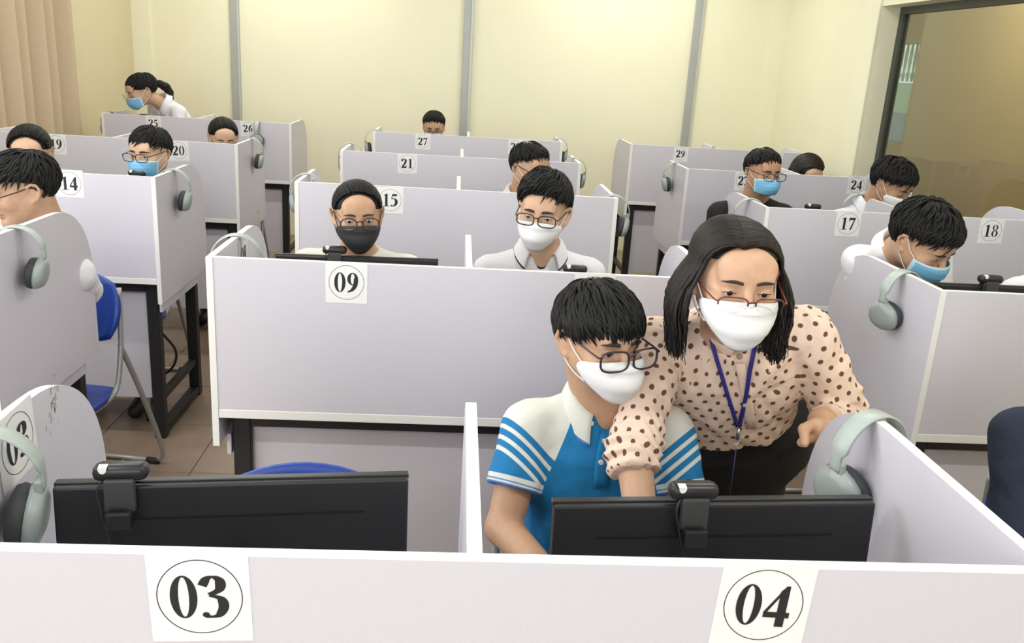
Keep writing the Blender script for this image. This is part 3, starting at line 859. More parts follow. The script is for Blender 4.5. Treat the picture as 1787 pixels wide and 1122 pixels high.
M_NAVY = mat('navy_jacket_cloth', (.012, .020, .042), .85, bump=.6, bscale=16, bdist=.02)
M_BLKCLOTH = mat('black_cloth', (.008, .008, .009), .85)
M_TROUSER = mat('dark_trouser_cloth', (.018, .02, .03), .85)
M_SHOE = mat('dark_shoe', (.02, .02, .02), .5)
M_EYE = None
def eye_material():
    global M_EYE
    if M_EYE: return M_EYE
    M = mat('eyeball', (.72, .68, .65), .25); nt = M.node_tree; b = nt.nodes['Principled BSDF']
    tc = nt.nodes.new('ShaderNodeTexCoord'); sp = nt.nodes.new('ShaderNodeSeparateXYZ'); nt.links.new(tc.outputs['Object'], sp.inputs[0])
    cr = nt.nodes.new('ShaderNodeValToRGB'); cr.color_ramp.interpolation = 'LINEAR'
    mr = nt.nodes.new('ShaderNodeMapRange'); mr.inputs[1].default_value = -.0125; mr.inputs[2].default_value = .0125
    nt.links.new(sp.outputs['Y'], mr.inputs[0]); nt.links.new(mr.outputs[0], cr.inputs[0])
    e = cr.color_ramp.elements; e[0].position = .93; e[0].color = (.70, .66, .63, 1); e[1].position = .945; e[1].color = (.02, .010, .006, 1)
    nt.links.new(cr.outputs[0], b.inputs['Base Color']); M_EYE = M; return M

ZK = np.array([1., 1., .92])
# ---- head-local parts (origin mid-head at eye level, +Y forward, +Z up)
def head_prims(F, R, H, s, lid, girl=False, nose=1.0):
    def W(p): return H + R@(A_(p)*s*ZK)
    def E(c, r, k=.012, op='u', rot=None): F.add(ell(W(c), A_(r)*s*ZK, R if rot is None else R@rot), k*s, op)
    def C(a, b, r1, r2, k=.012, op='u'): F.add(rcone(W(a), W(b), r1*s, r2*s), k*s, op)
    jw = .94 if girl else 1.0
    E((0, -.014, .024), (.0745, .096, .090), 0)
    E((0, .022, -.03), (.062*jw, .068, .078), .03)
    for sx in (-1, 1):
        C((sx*.050*jw, .000, -.045), (sx*.016, .070, -.100), .020, .015, .025)
        E((sx*.042*jw, .060, -.030), (.022, .020, .022), .02)
    E((0, .076, -.102), (.020, .016, .015), .018)
    C((-.034, .079, .018), (.034, .079, .018), .013, .013, .018)
    E((0, .070, .045), (.055, .024, .035), .02)
    for sx in (-1, 1):
        E((sx*.032, .098, -.002), (.019, .013, .0115), .010, 's')
        E((sx*.032, .0765, -.002), (.0150, .0140, .0135), .003)
        E((sx*.032, .0930, -.0045-.003*lid), (.0125, .0100, .0046*(1.15-lid)), .002, 's')
    C((0, .090, .006), (0, .108, -.032), .007*nose, .0105*nose, .008)
    for sx in (-1, 1): E((sx*.012, .100, -.036), (.008, .009, .007), .006)
    E((0, .091, -.062), (.022, .010, .006), .006); E((0, .089, -.074), (.019, .010, .007), .005)
    E((0, .101, -.0675), (.020, .006, .0016), .003, 's')
    for sx in (-1, 1):
        a = sx*.35; rot = np.array([[math.cos(a), -math.sin(a), 0], [math.sin(a), math.cos(a), 0], [0, 0, 1]])
        E((sx*.0765, -.009, -.006), (.0036, .017, .027), .004, 'u', rot)
        hx = [(.0745, .008, .004), (.0795, .004, .018), (.0850, -.008, .026), (.0890, -.022, .020), (.0895, -.028, .004), (.0865, -.025, -.014), (.0810, -.014, -.030), (.0760, .000, -.036)]
        for p, q in zip(hx, hx[1:]): C((sx*p[0], p[1], p[2]), (sx*q[0], q[1], q[2]), .0048, .0048, .003)
        E((sx*.0775, -.004, -.034), (.006, .007, .009), .004)
def cap_field(style):
    F = Field((-.13, -.16, -.15), (.13, .14, .17), .004)
    vol = style.get('vol', 1.0); tz = style.get('top', 0.)
    F.add(ell((0, -.018, .030+tz*.5), (.0795*vol, .1005*vol, .086+tz*.6)), 0)
    fa = A_(style.get('face', (.072, .088, .104)))+A_((.002, .004, .010)); F.add(ell((style.get('cx', 0), .125, -.050), fa), .024, 's')
    z0 = style.get('cutz', .012); up_ = style.get('ear', .012)
    F.cut(lambda X, Y, Z: (np.interp(Y, [-.12, -.085, -.05, -.03, .10], [-.095, -.085, -.035, z0+up_, z0+up_+.03])-Z)*.7+0*X)
    V, Q = F.mesh(); V = relax(V, Q, 2)
    V += (wob(V, .0022, 150, 3)[:, None])*unit((0, 0, 1))
    return V, Q
def locks_short(style, n, seed, r0=.0040):
    """tapered locks lying on the scalp from a whorl on the crown"""
    r = np.random.default_rng(seed); ax = unit((0, -.35, .94)); f = unit((0, .94, .35)); l = np.array([1., 0, 0])
    c = A_((0, -.014, .032+style.get('top', 0)*.5)); vol = style.get('vol', 1.); rad = A_((.0815*vol, .103*vol, .088+style.get('top', 0)*.7))
    V, Q = [], []; off = 0
    thf, ths, thb = style.get('ends', (104, 104, 126)); shift = style.get('sweep', 0.)
    fl = style.get('front', 0.)*7
    for i in range(n):
        edge = i < n*.38
        ph = r.uniform(-math.pi, math.pi); t0 = math.acos(r.uniform(.02, 1))*.95
        w = math.cos(ph); e = 5 + ths + (thf-ths)*max(w, 0)**1.1 + (thb+6-ths)*max(-w, 0)**.7
        e -= style.get('earcut', 9)*math.exp(-((abs(ph)-1.75)/.34)**2)
        if edge:
            t1 = math.radians(e+r.normal(3, style.get('jit', 6))); t0 = t1-r.uniform(.5, .85)
        else:
            t1 = min(math.radians(e+r.uniform(-12, 2)), t0+r.uniform(.5, 1.0))
            if t1 < t0+.25: t0 = t1-.35
        dph = r.normal(0, .13)+shift*max(w, 0)*r.uniform(.5, 1.2); lift = r.uniform(.0, .05)*style.get('messy', 1.)+fl*max(w, 0)**2*r.uniform(.6, 1); k = 7
        P = []
        for j in range(k):
            u = j/(k-1); th = t0+(t1-t0)*u; p = ph+dph*u
            di = math.cos(th)*ax+math.sin(th)*(math.cos(p)*f+math.sin(p)*l)
            P.append(c+di*rad*(1.0+lift*math.sin(u*2.7)+.012*(1-u)))
        rr = r0*r.uniform(.7, 1.25)
        Vv, Qq = lock_tube(P, rr, off, c); V += Vv; Q += Qq; off += len(Vv)
    return V, Q
def lock_tube(P, r, off, c, flat=.5, tip=.12):
    k = len(P); V, Q = [], []
    for j in range(k):
        t = unit(P[min(j+1, k-1)]-P[max(j-1, 0)]); nn = P[j]-c; nn = nn-t*(nn@t); nn = nn/(np.linalg.norm(nn)+1e-9); b = np.cross(t, nn)
        u = j/(k-1); w = r*(.5+.5*min(1, u*4))*(1 if u < .55 else 1-(1-tip)*((u-.55)/.45)**1.3)
        for a in (0, 1, 2, 3):
            an = a*math.pi/2
            V.append(P[j]+b*(w*math.cos(an))+nn*(w*flat*math.sin(an)))
    for j in range(k-1):
        for a in range(4):
            Q.append((off+j*4+a, off+j*4+(a+1) % 4, off+(j+1)*4+(a+1) % 4, off+(j+1)*4+a))
    return V, Q
def locks_long(down, length, n, seed, part=.012, wide=.028, r0=.0055, front=True, tuck=0.):
    """parted straight hair: over the skull to both sides, then hanging along 'down'"""
    r = np.random.default_rng(seed); V, Q = [], []; off = 0; c = A_((0, -.014, .032))
    for i in range(n):
        sx = 1 if r.random() < .5 else -1
        v = r.random()**1.35
        y0 = .075-.16*v*r.uniform(.8, 1); x0 = part
        layer = r.random(); off_r = 1.03+.05*layer
        rx, ry, rz = .081*off_r, .104*off_r, .088*off_r
        ys = y0 + .0*v
        yend = np.interp(v, [0, .25, 1], [.012, -.025, -.10]) + r.normal(0, .008)
        if not front: yend -= .02
        P = []; m_ = 7
        for j in range(m_):
            u = j/(m_-1); a = u*math.radians(92)
            y = y0+(yend-y0)*u**1.3
            sc = math.sqrt(max(.05, 1-((y+.014)/ry)**2))
            P.append(A_((x0*(1-u)+sx*rx*sc*math.sin(a), y, .032+rz*sc*math.cos(a))))
        L = length*(r.uniform(.86, 1.02)); m2 = 8; base = P[-1]; outd = A_((sx, 0, 0))
        for j in range(1, m2+1):
            u = j/m2
            P.append(base+down*(L*u)+outd*(wide*math.sin(min(1, u*1.35)*math.pi*.62)*(.4+.6*layer)-.012*u*u)+A_((0, .012*r.normal()*u-.02*u*(v > .5), 0)))
        Vv, Qq = lock_tube(P, r0*r.uniform(.8, 1.3), off, c, .45, .25); V += Vv; Q += Qq; off += len(Vv)
    return V, Q
def locks_back(n, seed, arch, tail, r0=.0042, rad=(.0815, .103, .090)):
    """hair drawn from the hairline arch back to a tie at the rear"""
    r = np.random.default_rng(seed); V, Q = [], []; off = 0; c = A_((0, -.014, .032)); rad = A_(rad); tl = unit((A_(tail)-c)/rad)
    for i in range(n):
        al = r.uniform(-1.9, 1.9); d0 = unit((A_((arch[0]*math.sin(al), .070-.085*(1-math.cos(al))/1.3*.55, -.012+arch[1]*(.5+.5*math.cos(al))))-c)/rad)
        st = r.random()**1.5*.55; om = math.acos(np.clip(d0@tl, -1, 1)); P = []; lift = 1.0+r.uniform(0, .03); k = 8
        for j in range(k):
            u = st+(min(1., st+.55)-st)*j/(k-1); dd = (math.sin((1-u)*om)*d0+math.sin(u*om)*tl)/math.sin(om)
            P.append(c+dd*rad*(lift+.012*math.sin(math.pi*u)))
        Vv, Qq = lock_tube(P, r0*r.uniform(.8, 1.2), off, c, .4); V += Vv; Q += Qq; off += len(Vv)
    return V, Q
def hair_mesh(name, parts):
    Vs, Qs, o = [], [], 0
    for V, Q in parts:
        V = np.asarray(V); Q = np.asarray(Q); Vs.append(V); Qs.append(Q+o); o += len(V)
    return np_mesh(name, np.concatenate(Vs), np.concatenate(Qs))
HAIR = {}
def get_hair(key, down=None):
    if key in HAIR: return HAIR[key]
    st = STYLES[key]
    parts = [cap_field(st)]
    if 'long' in st:
        parts.append(locks_long(down if down is not None else A_((0, -.1, -1.)), *st['long']))
    if 'back' in st: parts.append(locks_back(*st['back']))
    if st.get('n'): parts.append(locks_short(st, st['n'], st.get('seed', 1)))
    if 'tail' in st:
        F = Field((-.12, -.26, -.24), (.12, .02, .13), .005)
        p = st['tail']
        for a, b in zip(p, p[1:]): F.add(rcone(a[:3], b[:3], a[3], b[3]), .01)
        V, Q = F.mesh(); V = relax(V, Q, 1); V += wob(V, .003, 160, 5)[:, None]*A_((1, .3, 0)); parts.append((V, Q))
    HAIR[key] = hair_mesh('hair', parts); return HAIR[key]
STYLES = {
 'fringe': dict(vol=1.06, top=.012, front=.004, face=(.074, .080, .092), ends=(108, 102, 126), n=1300, seed=3, sweep=-.25, messy=1.5, cutz=.010),
 'swept': dict(vol=1.06, top=.028, front=.016, face=(.069, .088, .106), cx=-.010, ends=(80, 90, 116), n=1100, seed=4, sweep=.7, messy=1.6, cutz=.022, jit=8),
 'short': dict(vol=1.01, top=.010, front=.008, face=(.070, .088, .116), ends=(78, 84, 112), n=800, seed=5, messy=1.8, cutz=.026, jit=7),
 'messy': dict(vol=1.05, top=.018, front=.010, face=(.072, .086, .104), ends=(94, 92, 118), n=1100, seed=6, sweep=.4, messy=2.6, cutz=.016),
 'sidefringe': dict(vol=1.02, top=.012, front=.008, face=(.069, .089, .112), cx=.008, ends=(83, 92, 120), n=900, seed=8, sweep=.8, messy=1.5, cutz=.016, jit=8),
 'tied': dict(vol=1.0, top=.004, face=(.056, .098, .142), n=0, cutz=.012, ear=0, back=(1000, 9, (.070, .116), (0, -.115, .02)), tail=[(0, -.10, .02, .03), (0, -.135, .0, .026), (0, -.14, -.06, .024), (0, -.13, -.15, .012)]),
 'ponytail': dict(vol=1.03, top=.006, face=(.068, .088, .106), ends=(92, 100, 116), n=500, seed=10, messy=.5, cutz=-.004, tail=[(0, -.10, .005, .018), (.0, -.135, .004, .026), (.0, -.165, -.03, .030), (0, -.18, -.08, .026), (0, -.18, -.13, .010)]),
 'bun': dict(vol=1.0, top=.006, face=(.057, .098, .136), n=0, cutz=.012, ear=0, back=(800, 12, (.071, .112), (.0, -.11, .03)), tail=[(.0, -.105, .03, .03), (.03, -.115, .035, .024)]),
 'teacher': dict(vol=1.03, top=.004, face=(.086, .100, .130), ends=(70, 80, 110), n=0, cutz=.035, ear=0, long=(.205, 1200, 21, .014, .040, .0050)),
 'longgirl': dict(vol=1.03, top=.004, face=(.070, .094, .116), ends=(70, 80, 110), n=0, cutz=-.05, ear=0, long=(.20, 400, 22, -.015, .030, .0055)),
}
def strip_mesh(name, rows, thick=.0016, mi=None):
    """grid of points (rows x cols) given a little thickness"""
    G = np.asarray(rows); nr, nc, _ = G.shape
    V = G.reshape(-1, 3); Q = []; 
    for i in range(nr-1):
        for j in range(nc-1): Q.append((i*nc+j, i*nc+j+1, (i+1)*nc+j+1, (i+1)*nc+j))
    me = np_mesh(name, V, Q)
    if mi is not None: me.polygons.foreach_set('material_index', np.asarray([mi(i, j) for i in range(nr-1) for j in range(nc-1)], np.int32))
    return me
MASKME = {}
def mask_mesh(kind):
    if kind in MASKME: return MASKME[kind]
    if kind in ('kf', 'black'):
        rows = [(-.015, -.030, .112, .0690, .047), (-.024, -.035, .119, .0715, .040), (-.034, -.040, .1275, .0725, .036), (-.0365, -.042, .1245, .0725, .035), (-.052, -.048, .1310, .072, .033),
                (-.068, -.060, .1325, .068, .036), (-.084, -.073, .1300, .061, .042), (-.0865, -.075, .1260, .060, .043), (-.102, -.088, .120, .050, .052), (-.114, -.100, .109, .039, .060), (-.122, -.109, .097, .030, .066)]
        pw = .85
    else:
        rows = []
        n = 14
        for i in range(n):
            v = i/(n-1); saw = .0032*((v*4.2) % 1.0) if .12 < v < .92 else 0
            rows.append((-.019-.090*v, -.028-.070*v, .111+.017*math.sin(math.pi*min(1, v*1.05))**.8+saw-.012*v, 0.0715-.009*v, .043-.002*v))
        pw = .8
    U = np.linspace(-1, 1, 33); G = []; am = 1.35
    for (zc, zs, f, w_, s_) in rows:
        a = U*am; x = w_*np.sin(a)/math.sin(am); g = (np.cos(a)-math.cos(am))/(1-math.cos(am))
        y = s_+(f-s_)*np.clip(g, 0, 1)**pw
        z = zc+(zs-zc)*U**2
        G.append(np.stack([x, y, z], 1))
    if kind == 'surg': me = strip_mesh('mask', G, mi=lambda i, j: 1 if (i == 0 or j < 1 or j > 30) else 0)
    else: me = strip_mesh('mask', G)
    MASKME[kind] = me; return me
def glasses_parts(kind):
    p = dict(cx=.0355, w=.0285, h=.0195, n=3.2, r=.0021, zc=-.007, y=.121, half=False)
    p.update({'square': {}, 'round': dict(n=2.3, w=.0265, h=.0215, r=.0024), 'thin': dict(r=.0012, n=2.6), 'half': dict(cx=.0335, w=.0265, r=.0016, n=3.4, h=.0165, zc=-.018, y=.124, half=True),
              'thick': dict(cx=.0375, r=.0026, n=3.0, w=.0315, h=.0235, zc=-.009, y=.122)}[kind])
    return p
def build_glasses(kind, color, parent, Hm):
    p = glasses_parts(kind); bm = bmesh.new(); lensb = bmesh.new()
    mt = mat('glasses_'+color, {'black': (.012, .012, .014), 'tortoise': (.055, .015, .012), 'red': (.14, .018, .016), 'gold': (.5, .36, .2), 'purple': (.035, .018, .026)}[color], .3)
    for s in (-1, 1):
        pts = []; n = 36
        for k in range(n):
            a = 2*math.pi*k/n; ca, sa = math.cos(a), math.sin(a)
            x = s*p['cx'] + p['w']*math.copysign(abs(ca)**(2/p['n']), ca); z = p['zc'] + p['h']*math.copysign(abs(sa)**(2/p['n']), sa)
            y = p['y']-2.2*max(0, abs(x)-.01)**2
            pts.append((x, y, z))
        if p['half']: add_tube(bm, [q for q in pts[0:19]], p['r'], 6)
        else: add_tube(bm, pts, p['r'], 6, closed=True)
        lensb.faces.new([lensb.verts.new(q) for q in pts])
        hx = p['cx']+p['w']; hy = p['y']-2.2*(hx-.01)**2
        add_tube(bm, smooth_path([(s*hx, hy, p['zc']+p['h']*.45), (s*(hx+.006), hy-.008, p['zc']+p['h']*.5), (s*.0775, .03, p['zc']+p['h']*.6+.006), (s*.0815, -.005, .016), (s*.080, -.028, -.004)], 5), p['r']*.95, 6)
    add_tube(bm, smooth_path([(-p['cx']+p['w']-.001, p['y']-.0, p['zc']+p['h']*.35), (0, p['y']+.003, p['zc']+p['h']*.55), (p['cx']-p['w']+.001, p['y'], p['zc']+p['h']*.35)], 5), p['r']*1.1, 6)
    g = link('glasses', bm_mesh(bm, 'glasses'), mt, parent); place_local(g, parent, Hm)
    l = link('lens', bm_mesh(lensb, 'lens'), M_LENS, g); l.parent = g
    return g
def place_local(o, parent, Hm):
    o.parent = parent; o.matrix_local = Matrix.Translation(-parent.location) @ Hm
_eye_me = None
def eye_mesh():
    global _eye_me
    if _eye_me is None:
        bm = bmesh.new(); bmesh.ops.create_uvsphere(bm, u_segments=20, v_segments=14, radius=.0125)
        for f in bm.faces: f.smooth = True
        _eye_me = bm_mesh(bm, 'eye'); _eye_me.materials.append(eye_material())
    return _eye_me
def surf(F_, R, H, s, x, z, y0=.135, y1=.05):
    """point on the face under head-local (x, z), looking along the face direction; returned head-local"""
    ys = np.linspace(y0, y1, 70); P = H+(np.stack([np.full(70, x), ys, np.full(70, z)], 1)*s*ZK)@R.T
    g = (P-F_.lo)/F_.h; i = np.clip(np.floor(g).astype(int), 0, F_.n-2); f = g-i; v = 0
    for a in (0, 1):
        for b in (0, 1):
            for c in (0, 1):
                w_ = (f[:, 0] if a else 1-f[:, 0])*(f[:, 1] if b else 1-f[:, 1])*(f[:, 2] if c else 1-f[:, 2])
                v = v+w_*F_.d[i[:, 0]+a, i[:, 1]+b, i[:, 2]+c]
    k = np.argmax(v < 0)
    return A_((x, ys[k] if v[k] < 0 else .09, z))
def brow_mesh(sx, F_, R, H, s, thick=1.0):
    bm = bmesh.new(); n = 13; pts = []; rr = []
    for k in range(n):
        u = k/(n-1); x = sx*(.012+.040*u); z = .0165+.0055*math.sin(math.pi*min(1, u*.80+.06))-.002*u
        pts.append(surf(F_, R, H, s, x, z)+A_((0, .0003, 0))); rr.append(.0036*thick*(.55+.75*math.sin(math.pi*min(1, .22+.8*u))**.8)*(1-.65*u**4))
    fr = [[p+A_((0, .0008, w_*r)) for w_ in (-1, -.5, 0, .5, 1)] for p, r in zip(pts, rr)]
    for i in range(n):       # rounded ribbon lying on the brow
        for j, bulge in enumerate((0, .0010, .0014, .0010, 0)): fr[i][j] = fr[i][j]+A_((0, bulge, 0))
    me = strip_mesh('eyebrow', fr); me.materials.append(M_BROW); return me
_lash_me = {}
def lash_mesh(s):
    if s not in _lash_me:
        bm = bmesh.new(); pts = []
        for k in range(11):
            u = k/5-1; pts.append((s*.032+u*.0142, .0768+.0146*math.sqrt(max(0, 1-(u*.92)**2)), -.0022-.0035*u*u+.0012*u*s))
        add_tube(bm, pts, [.0011*(.4+.6*math.sin(math.pi*k/10)) for k in range(11)], 5)
        _lash_me[s] = bm_mesh(bm, 'eyelashes'); _lash_me[s].materials.append(M_BROW)
    return _lash_me[s]
def hand(F, W_, d, nrm, side, curl=.5, s=1., k=.006, spread=1.0):
    """palm along d from the wrist, palm faces -nrm; side: +1 when the thumb lies on (d x nrm)"""
    d = unit(d); nrm = unit(nrm-d*(nrm@d)); t = np.cross(d, nrm)*side; W_ = A_(W_)
    R = np.stack([d, t, nrm], 1)
    F.add(ell(W_+d*.045*s, (.050*s, .038*s, .015*s), R), .012)
    F.add(rcone(W_-d*.01, W_+d*.03*s, .024*s, .022*s), .015)
    for i, (o, ln) in enumerate(((.027, .070), (.009, .078), (-.010, .072), (-.028, .058))):
        b = W_+d*.078*s+t*o*s
        dd = unit(d+t*(o*2.2*spread)-nrm*curl*.5); m1 = b+dd*ln*.5*s
        d2 = unit(dd-nrm*curl*1.1); m2 = m1+d2*ln*.30*s; d3 = unit(d2-nrm*curl*1.0); m3 = m2+d3*ln*.24*s
        F.add(rcone(b, m1, .0092*s, .0084*s), k); F.add(rcone(m1, m2, .0084*s, .0076*s), k*.6); F.add(rcone(m2, m3, .0076*s, .0066*s), k*.6)
    b = W_+d*.022*s+t*.026*s; dd = unit(d*.75+t*.75-nrm*curl*.35); m1 = b+dd*.038*s; m2 = m1+unit(dd+d*.35-nrm*curl*.4)*.030*s
    F.add(rcone(b, m1, .0125*s, .0105*s), .010); F.add(rcone(m1, m2, .0100*s, .0080*s), k)

def rotm(yaw, pitch, roll):
    y, p, r = math.radians(yaw), math.radians(pitch), math.radians(roll)
    return np.array((Matrix.Rotation(math.pi+y, 3, 'Z') @ Matrix.Rotation(-p, 3, 'X') @ Matrix.Rotation(r, 3, 'Y')))
def person(label, head, yaw=0, pitch=10, roll=0, s=1.0, seat=None, tone='mid', hair='short', mask=None, glasses=None, gcol='black',
           shirt='white', girl=False, res=.007, lid=.35, sw=.165, body_yaw=0., stand=False, pelvis=None, arms=None, sleeve=.60, hairmat=None,
           nolegs=False, sh_drop=.080, girth=1.0, hips=1.0, neck=None, shirt_fn=None, collar=None, has_head=True, brow=True, hand_fn={}):
    H = A_(head); R = rotm(yaw, pitch, roll)
    seat = A_(seat if seat is not None else (H[0], H[1]+.10, 0))
    P = A_(pelvis) if pelvis is not None else A_((seat[0], seat[1]+.04, .535))
    e = empty('person', (seat[0], seat[1], 0), 0, label, 'person')
    el = A_(e.location)
    N = A_(neck) if neck is not None else H + R@(A_((0, -.038, -.118))*s) + A_((0, .012, -.028))
    ez = N-P; L = np.linalg.norm(ez); ez = ez/L
    by = math.radians(body_yaw); ex0 = A_((-math.cos(by), -math.sin(by), 0))   # person's own left... +x local = image left
    ex = unit(ex0-ez*(ex0@ez)); ey = np.cross(ez, ex)    # ey points to the front of the body
    if ey[1] > 0: ey = -ey; ex = -ex
    S = {}
    for sd in (-1, 1): S[sd] = N + ex*(sd*sw) - ez*sh_drop + ey*.0
    spec = dict(P=P, N=N, L=L, ex=ex, ey=ey, ez=ez, S=S, H=H, R=R, s=s, el=el)
    # arms
    AR = {}
    for sd in (-1, 1):
        if arms and sd in arms:
            AR[sd] = tuple(A_(q) for q in arms[sd])
        else:
            E = S[sd]+ex*(sd*.035)+A_((0, -.06, -.245))
            tgt = A_((P[0], P[1]-.52, .80))+ex*(sd*.11)
            W_ = E+unit(tgt-E)*.235; AR[sd] = (E, W_, unit(tgt-E+A_((0, -.02, -.0))), A_((0, 0, 1.)))
    spec['AR'] = AR
    lo = np.minimum.reduce([P-.22, N-.2, H-.2]+[q[0]-.07 for q in AR.values()]+[q[1]-.13 for q in AR.values()]+[S[-1]-.08, S[1]-.08])
    hi = np.maximum.reduce([P+.22, N+.2, H+.16]+[q[0]+.07 for q in AR.values()]+[q[1]+.13 for q in AR.values()]+[S[-1]+.08, S[1]+.08])
    lo[2] = max(lo[2], P[2]-.14)
    T = [0, .12, .38, .66, .82, .92, 1.0]
    aw = np.array([.155, .15, .125 if girl else .135, .145, .135, .095, .058])*girth*(sw/.165)**.5
    bd = np.array([.105, .105, .092, .105, .088, .068, .052])*girth
    F_ = Field(lo, hi, res)
    F_.add(loft(P, ex, ey, ez, L, T, aw, bd), 0)
    for sd in (-1, 1):
        F_.add(rcone(N+ex*(sd*.03)-ez*.02, S[sd], .042, .044), .035)
        E, W_, hd, hn = AR[sd]
        F_.add(rcone(S[sd], E, .047, .037), .03); F_.add(rcone(E, W_, .037, .0255), .012)
        if sd in hand_fn: hand_fn[sd](F_)
        else: hand(F_, W_, hd, hn, -1 if sd > 0 else 1, curl=spec.get('curl', .45), s=.95 if girl else 1.0)
    if has_head:
        nk = .050 if girl else .056
        F_.add(rcone(H+R@(A_((0, -.030, -.045))*s), N-ez*.01, nk, nk+.006), .025)
        head_prims(F_, R, H, s, lid, girl)
    V, Q = F_.mesh(); V = relax(V, Q, 1, .35)
    link('body', np_mesh('body', V-el, Q), skin(tone), e)
    Hm = Matrix.Translation(H) @ Matrix(R.tolist()).to_4x4() @ Matrix.Diagonal((s, s, s*.92, 1))
    if has_head:
        down = R.T@A_((0, 0, -1.))
        ho = link('hair', get_hair(hair, down), hairmat or M_HAIR, e); place_local(ho, e, Hm)
        for sx_ in (-1, 1):
            o = link('eye', eye_mesh(), [], e); place_local(o, e, Hm @ Matrix.Translation((sx_*.032, .0775, -.002)) @ Matrix.Rotation(math.radians(-14), 4, 'X'))
            o = link('eyelashes', lash_mesh(sx_), [], e); place_local(o, e, Hm)
            if brow: o = link('eyebrow', brow_mesh(sx_, F_, R, H, s, .8 if girl else 1.1), [], e); place_local(o, e, Hm)
        if mask:
            me = mask_mesh(mask); mm = {'kf': [M_WMASK], 'black': [M_BMASK], 'surg': [M_SMASK, M_SMASKE]}[mask]
            o = link('face_mask', me, mm, e); place_local(o, e, Hm)
            md = o.modifiers.new('t', 'SOLIDIFY'); md.thickness = .0018; md.offset = 1
            ls = -.036 if mask != 'surg' else -.030
            for sx_ in (-1, 1):
                bm = bmesh.new()
                a1, a2 = (sx_*.068, .046, ls), (sx_*(.058 if mask == 'surg' else .060), .047, -.080 if mask != 'surg' else -.094)
                pth = smooth_path([a1, (sx_*.0745, .018, -.012), (sx_*.0800, -.006, .014), (sx_*.0825, -.024, .006), (sx_*.0800, -.022, -.026), (sx_*.072, .012, -.062), a2], 6)
                add_tube(bm, pth, .0016, 6)
                q = link('ear_loop', bm_mesh(bm, 'ear_loop'), M_BMASK if mask == 'black' else M_LOOP, o); q.parent = o
        if glasses: build_glasses(glasses, gcol, e, Hm)
    # shirt
    shirt_obj = None
    if shirt_fn: shirt_fn(spec, e, res, sleeve, T, aw, bd)
    else: plain_shirt(spec, e, max(res, .006), sleeve, T, aw, bd, shirt, collar)
    # legs
    if not nolegs:
        F_ = Field((P-.26)*[1, 1, 0]+[0, -.35, .0], P+[.26, .26, .14], .013) if not stand else Field(A_((P[0]-.25, P[1]-.25, 0)), P+[.25, .25, .14], .012)
        F_.add(loft(P-ez*.05, ex, ey, ez, .16, [0, 1], [.165*girth*hips, .15*girth*hips], [.12*girth*hips, .108*girth*hips]), 0)
        for sd in (-1, 1):
            hp = P+ex*(sd*.085)-A_((0, 0, .03))
            if stand: kn = A_((hp[0]+ex[0]*sd*.01, hp[1]-.02, .48)); an = A_((kn[0], kn[1]+.06, .09))
            else: kn = A_((hp[0]+ex[0]*sd*.04, hp[1]-.34, .50)); an = A_((kn[0], kn[1]+.22, .09))
            F_.add(rcone(hp, kn, .082*hips, .060*hips), .03); F_.add(rcone(kn, an, .058, .042), .01)
            shb = Field(an-[.07, .25, .09], an+[.07, .10, .08], .012)
            shb.add(rcone(an+[0, .01, -.045], an+[0, -.14, -.055], .042, .034), 0); shb.add(rcone(an+[0, .01, -.05], an+[0, 0, .02], .042, .04), .02)
            shb.cut(lambda X, Y, Z: .002-Z+0*X+0*Y)
            Vs, Qs = shb.mesh(); link('shoe', np_mesh('shoe', Vs-el, Qs), M_SHOE, e)
        V, Q = F_.mesh(); V = relax(V, Q, 1)
        link('trousers', np_mesh('trousers', V-el, Q), M_BLKCLOTH if stand else M_TROUSER, e)
    return e, spec
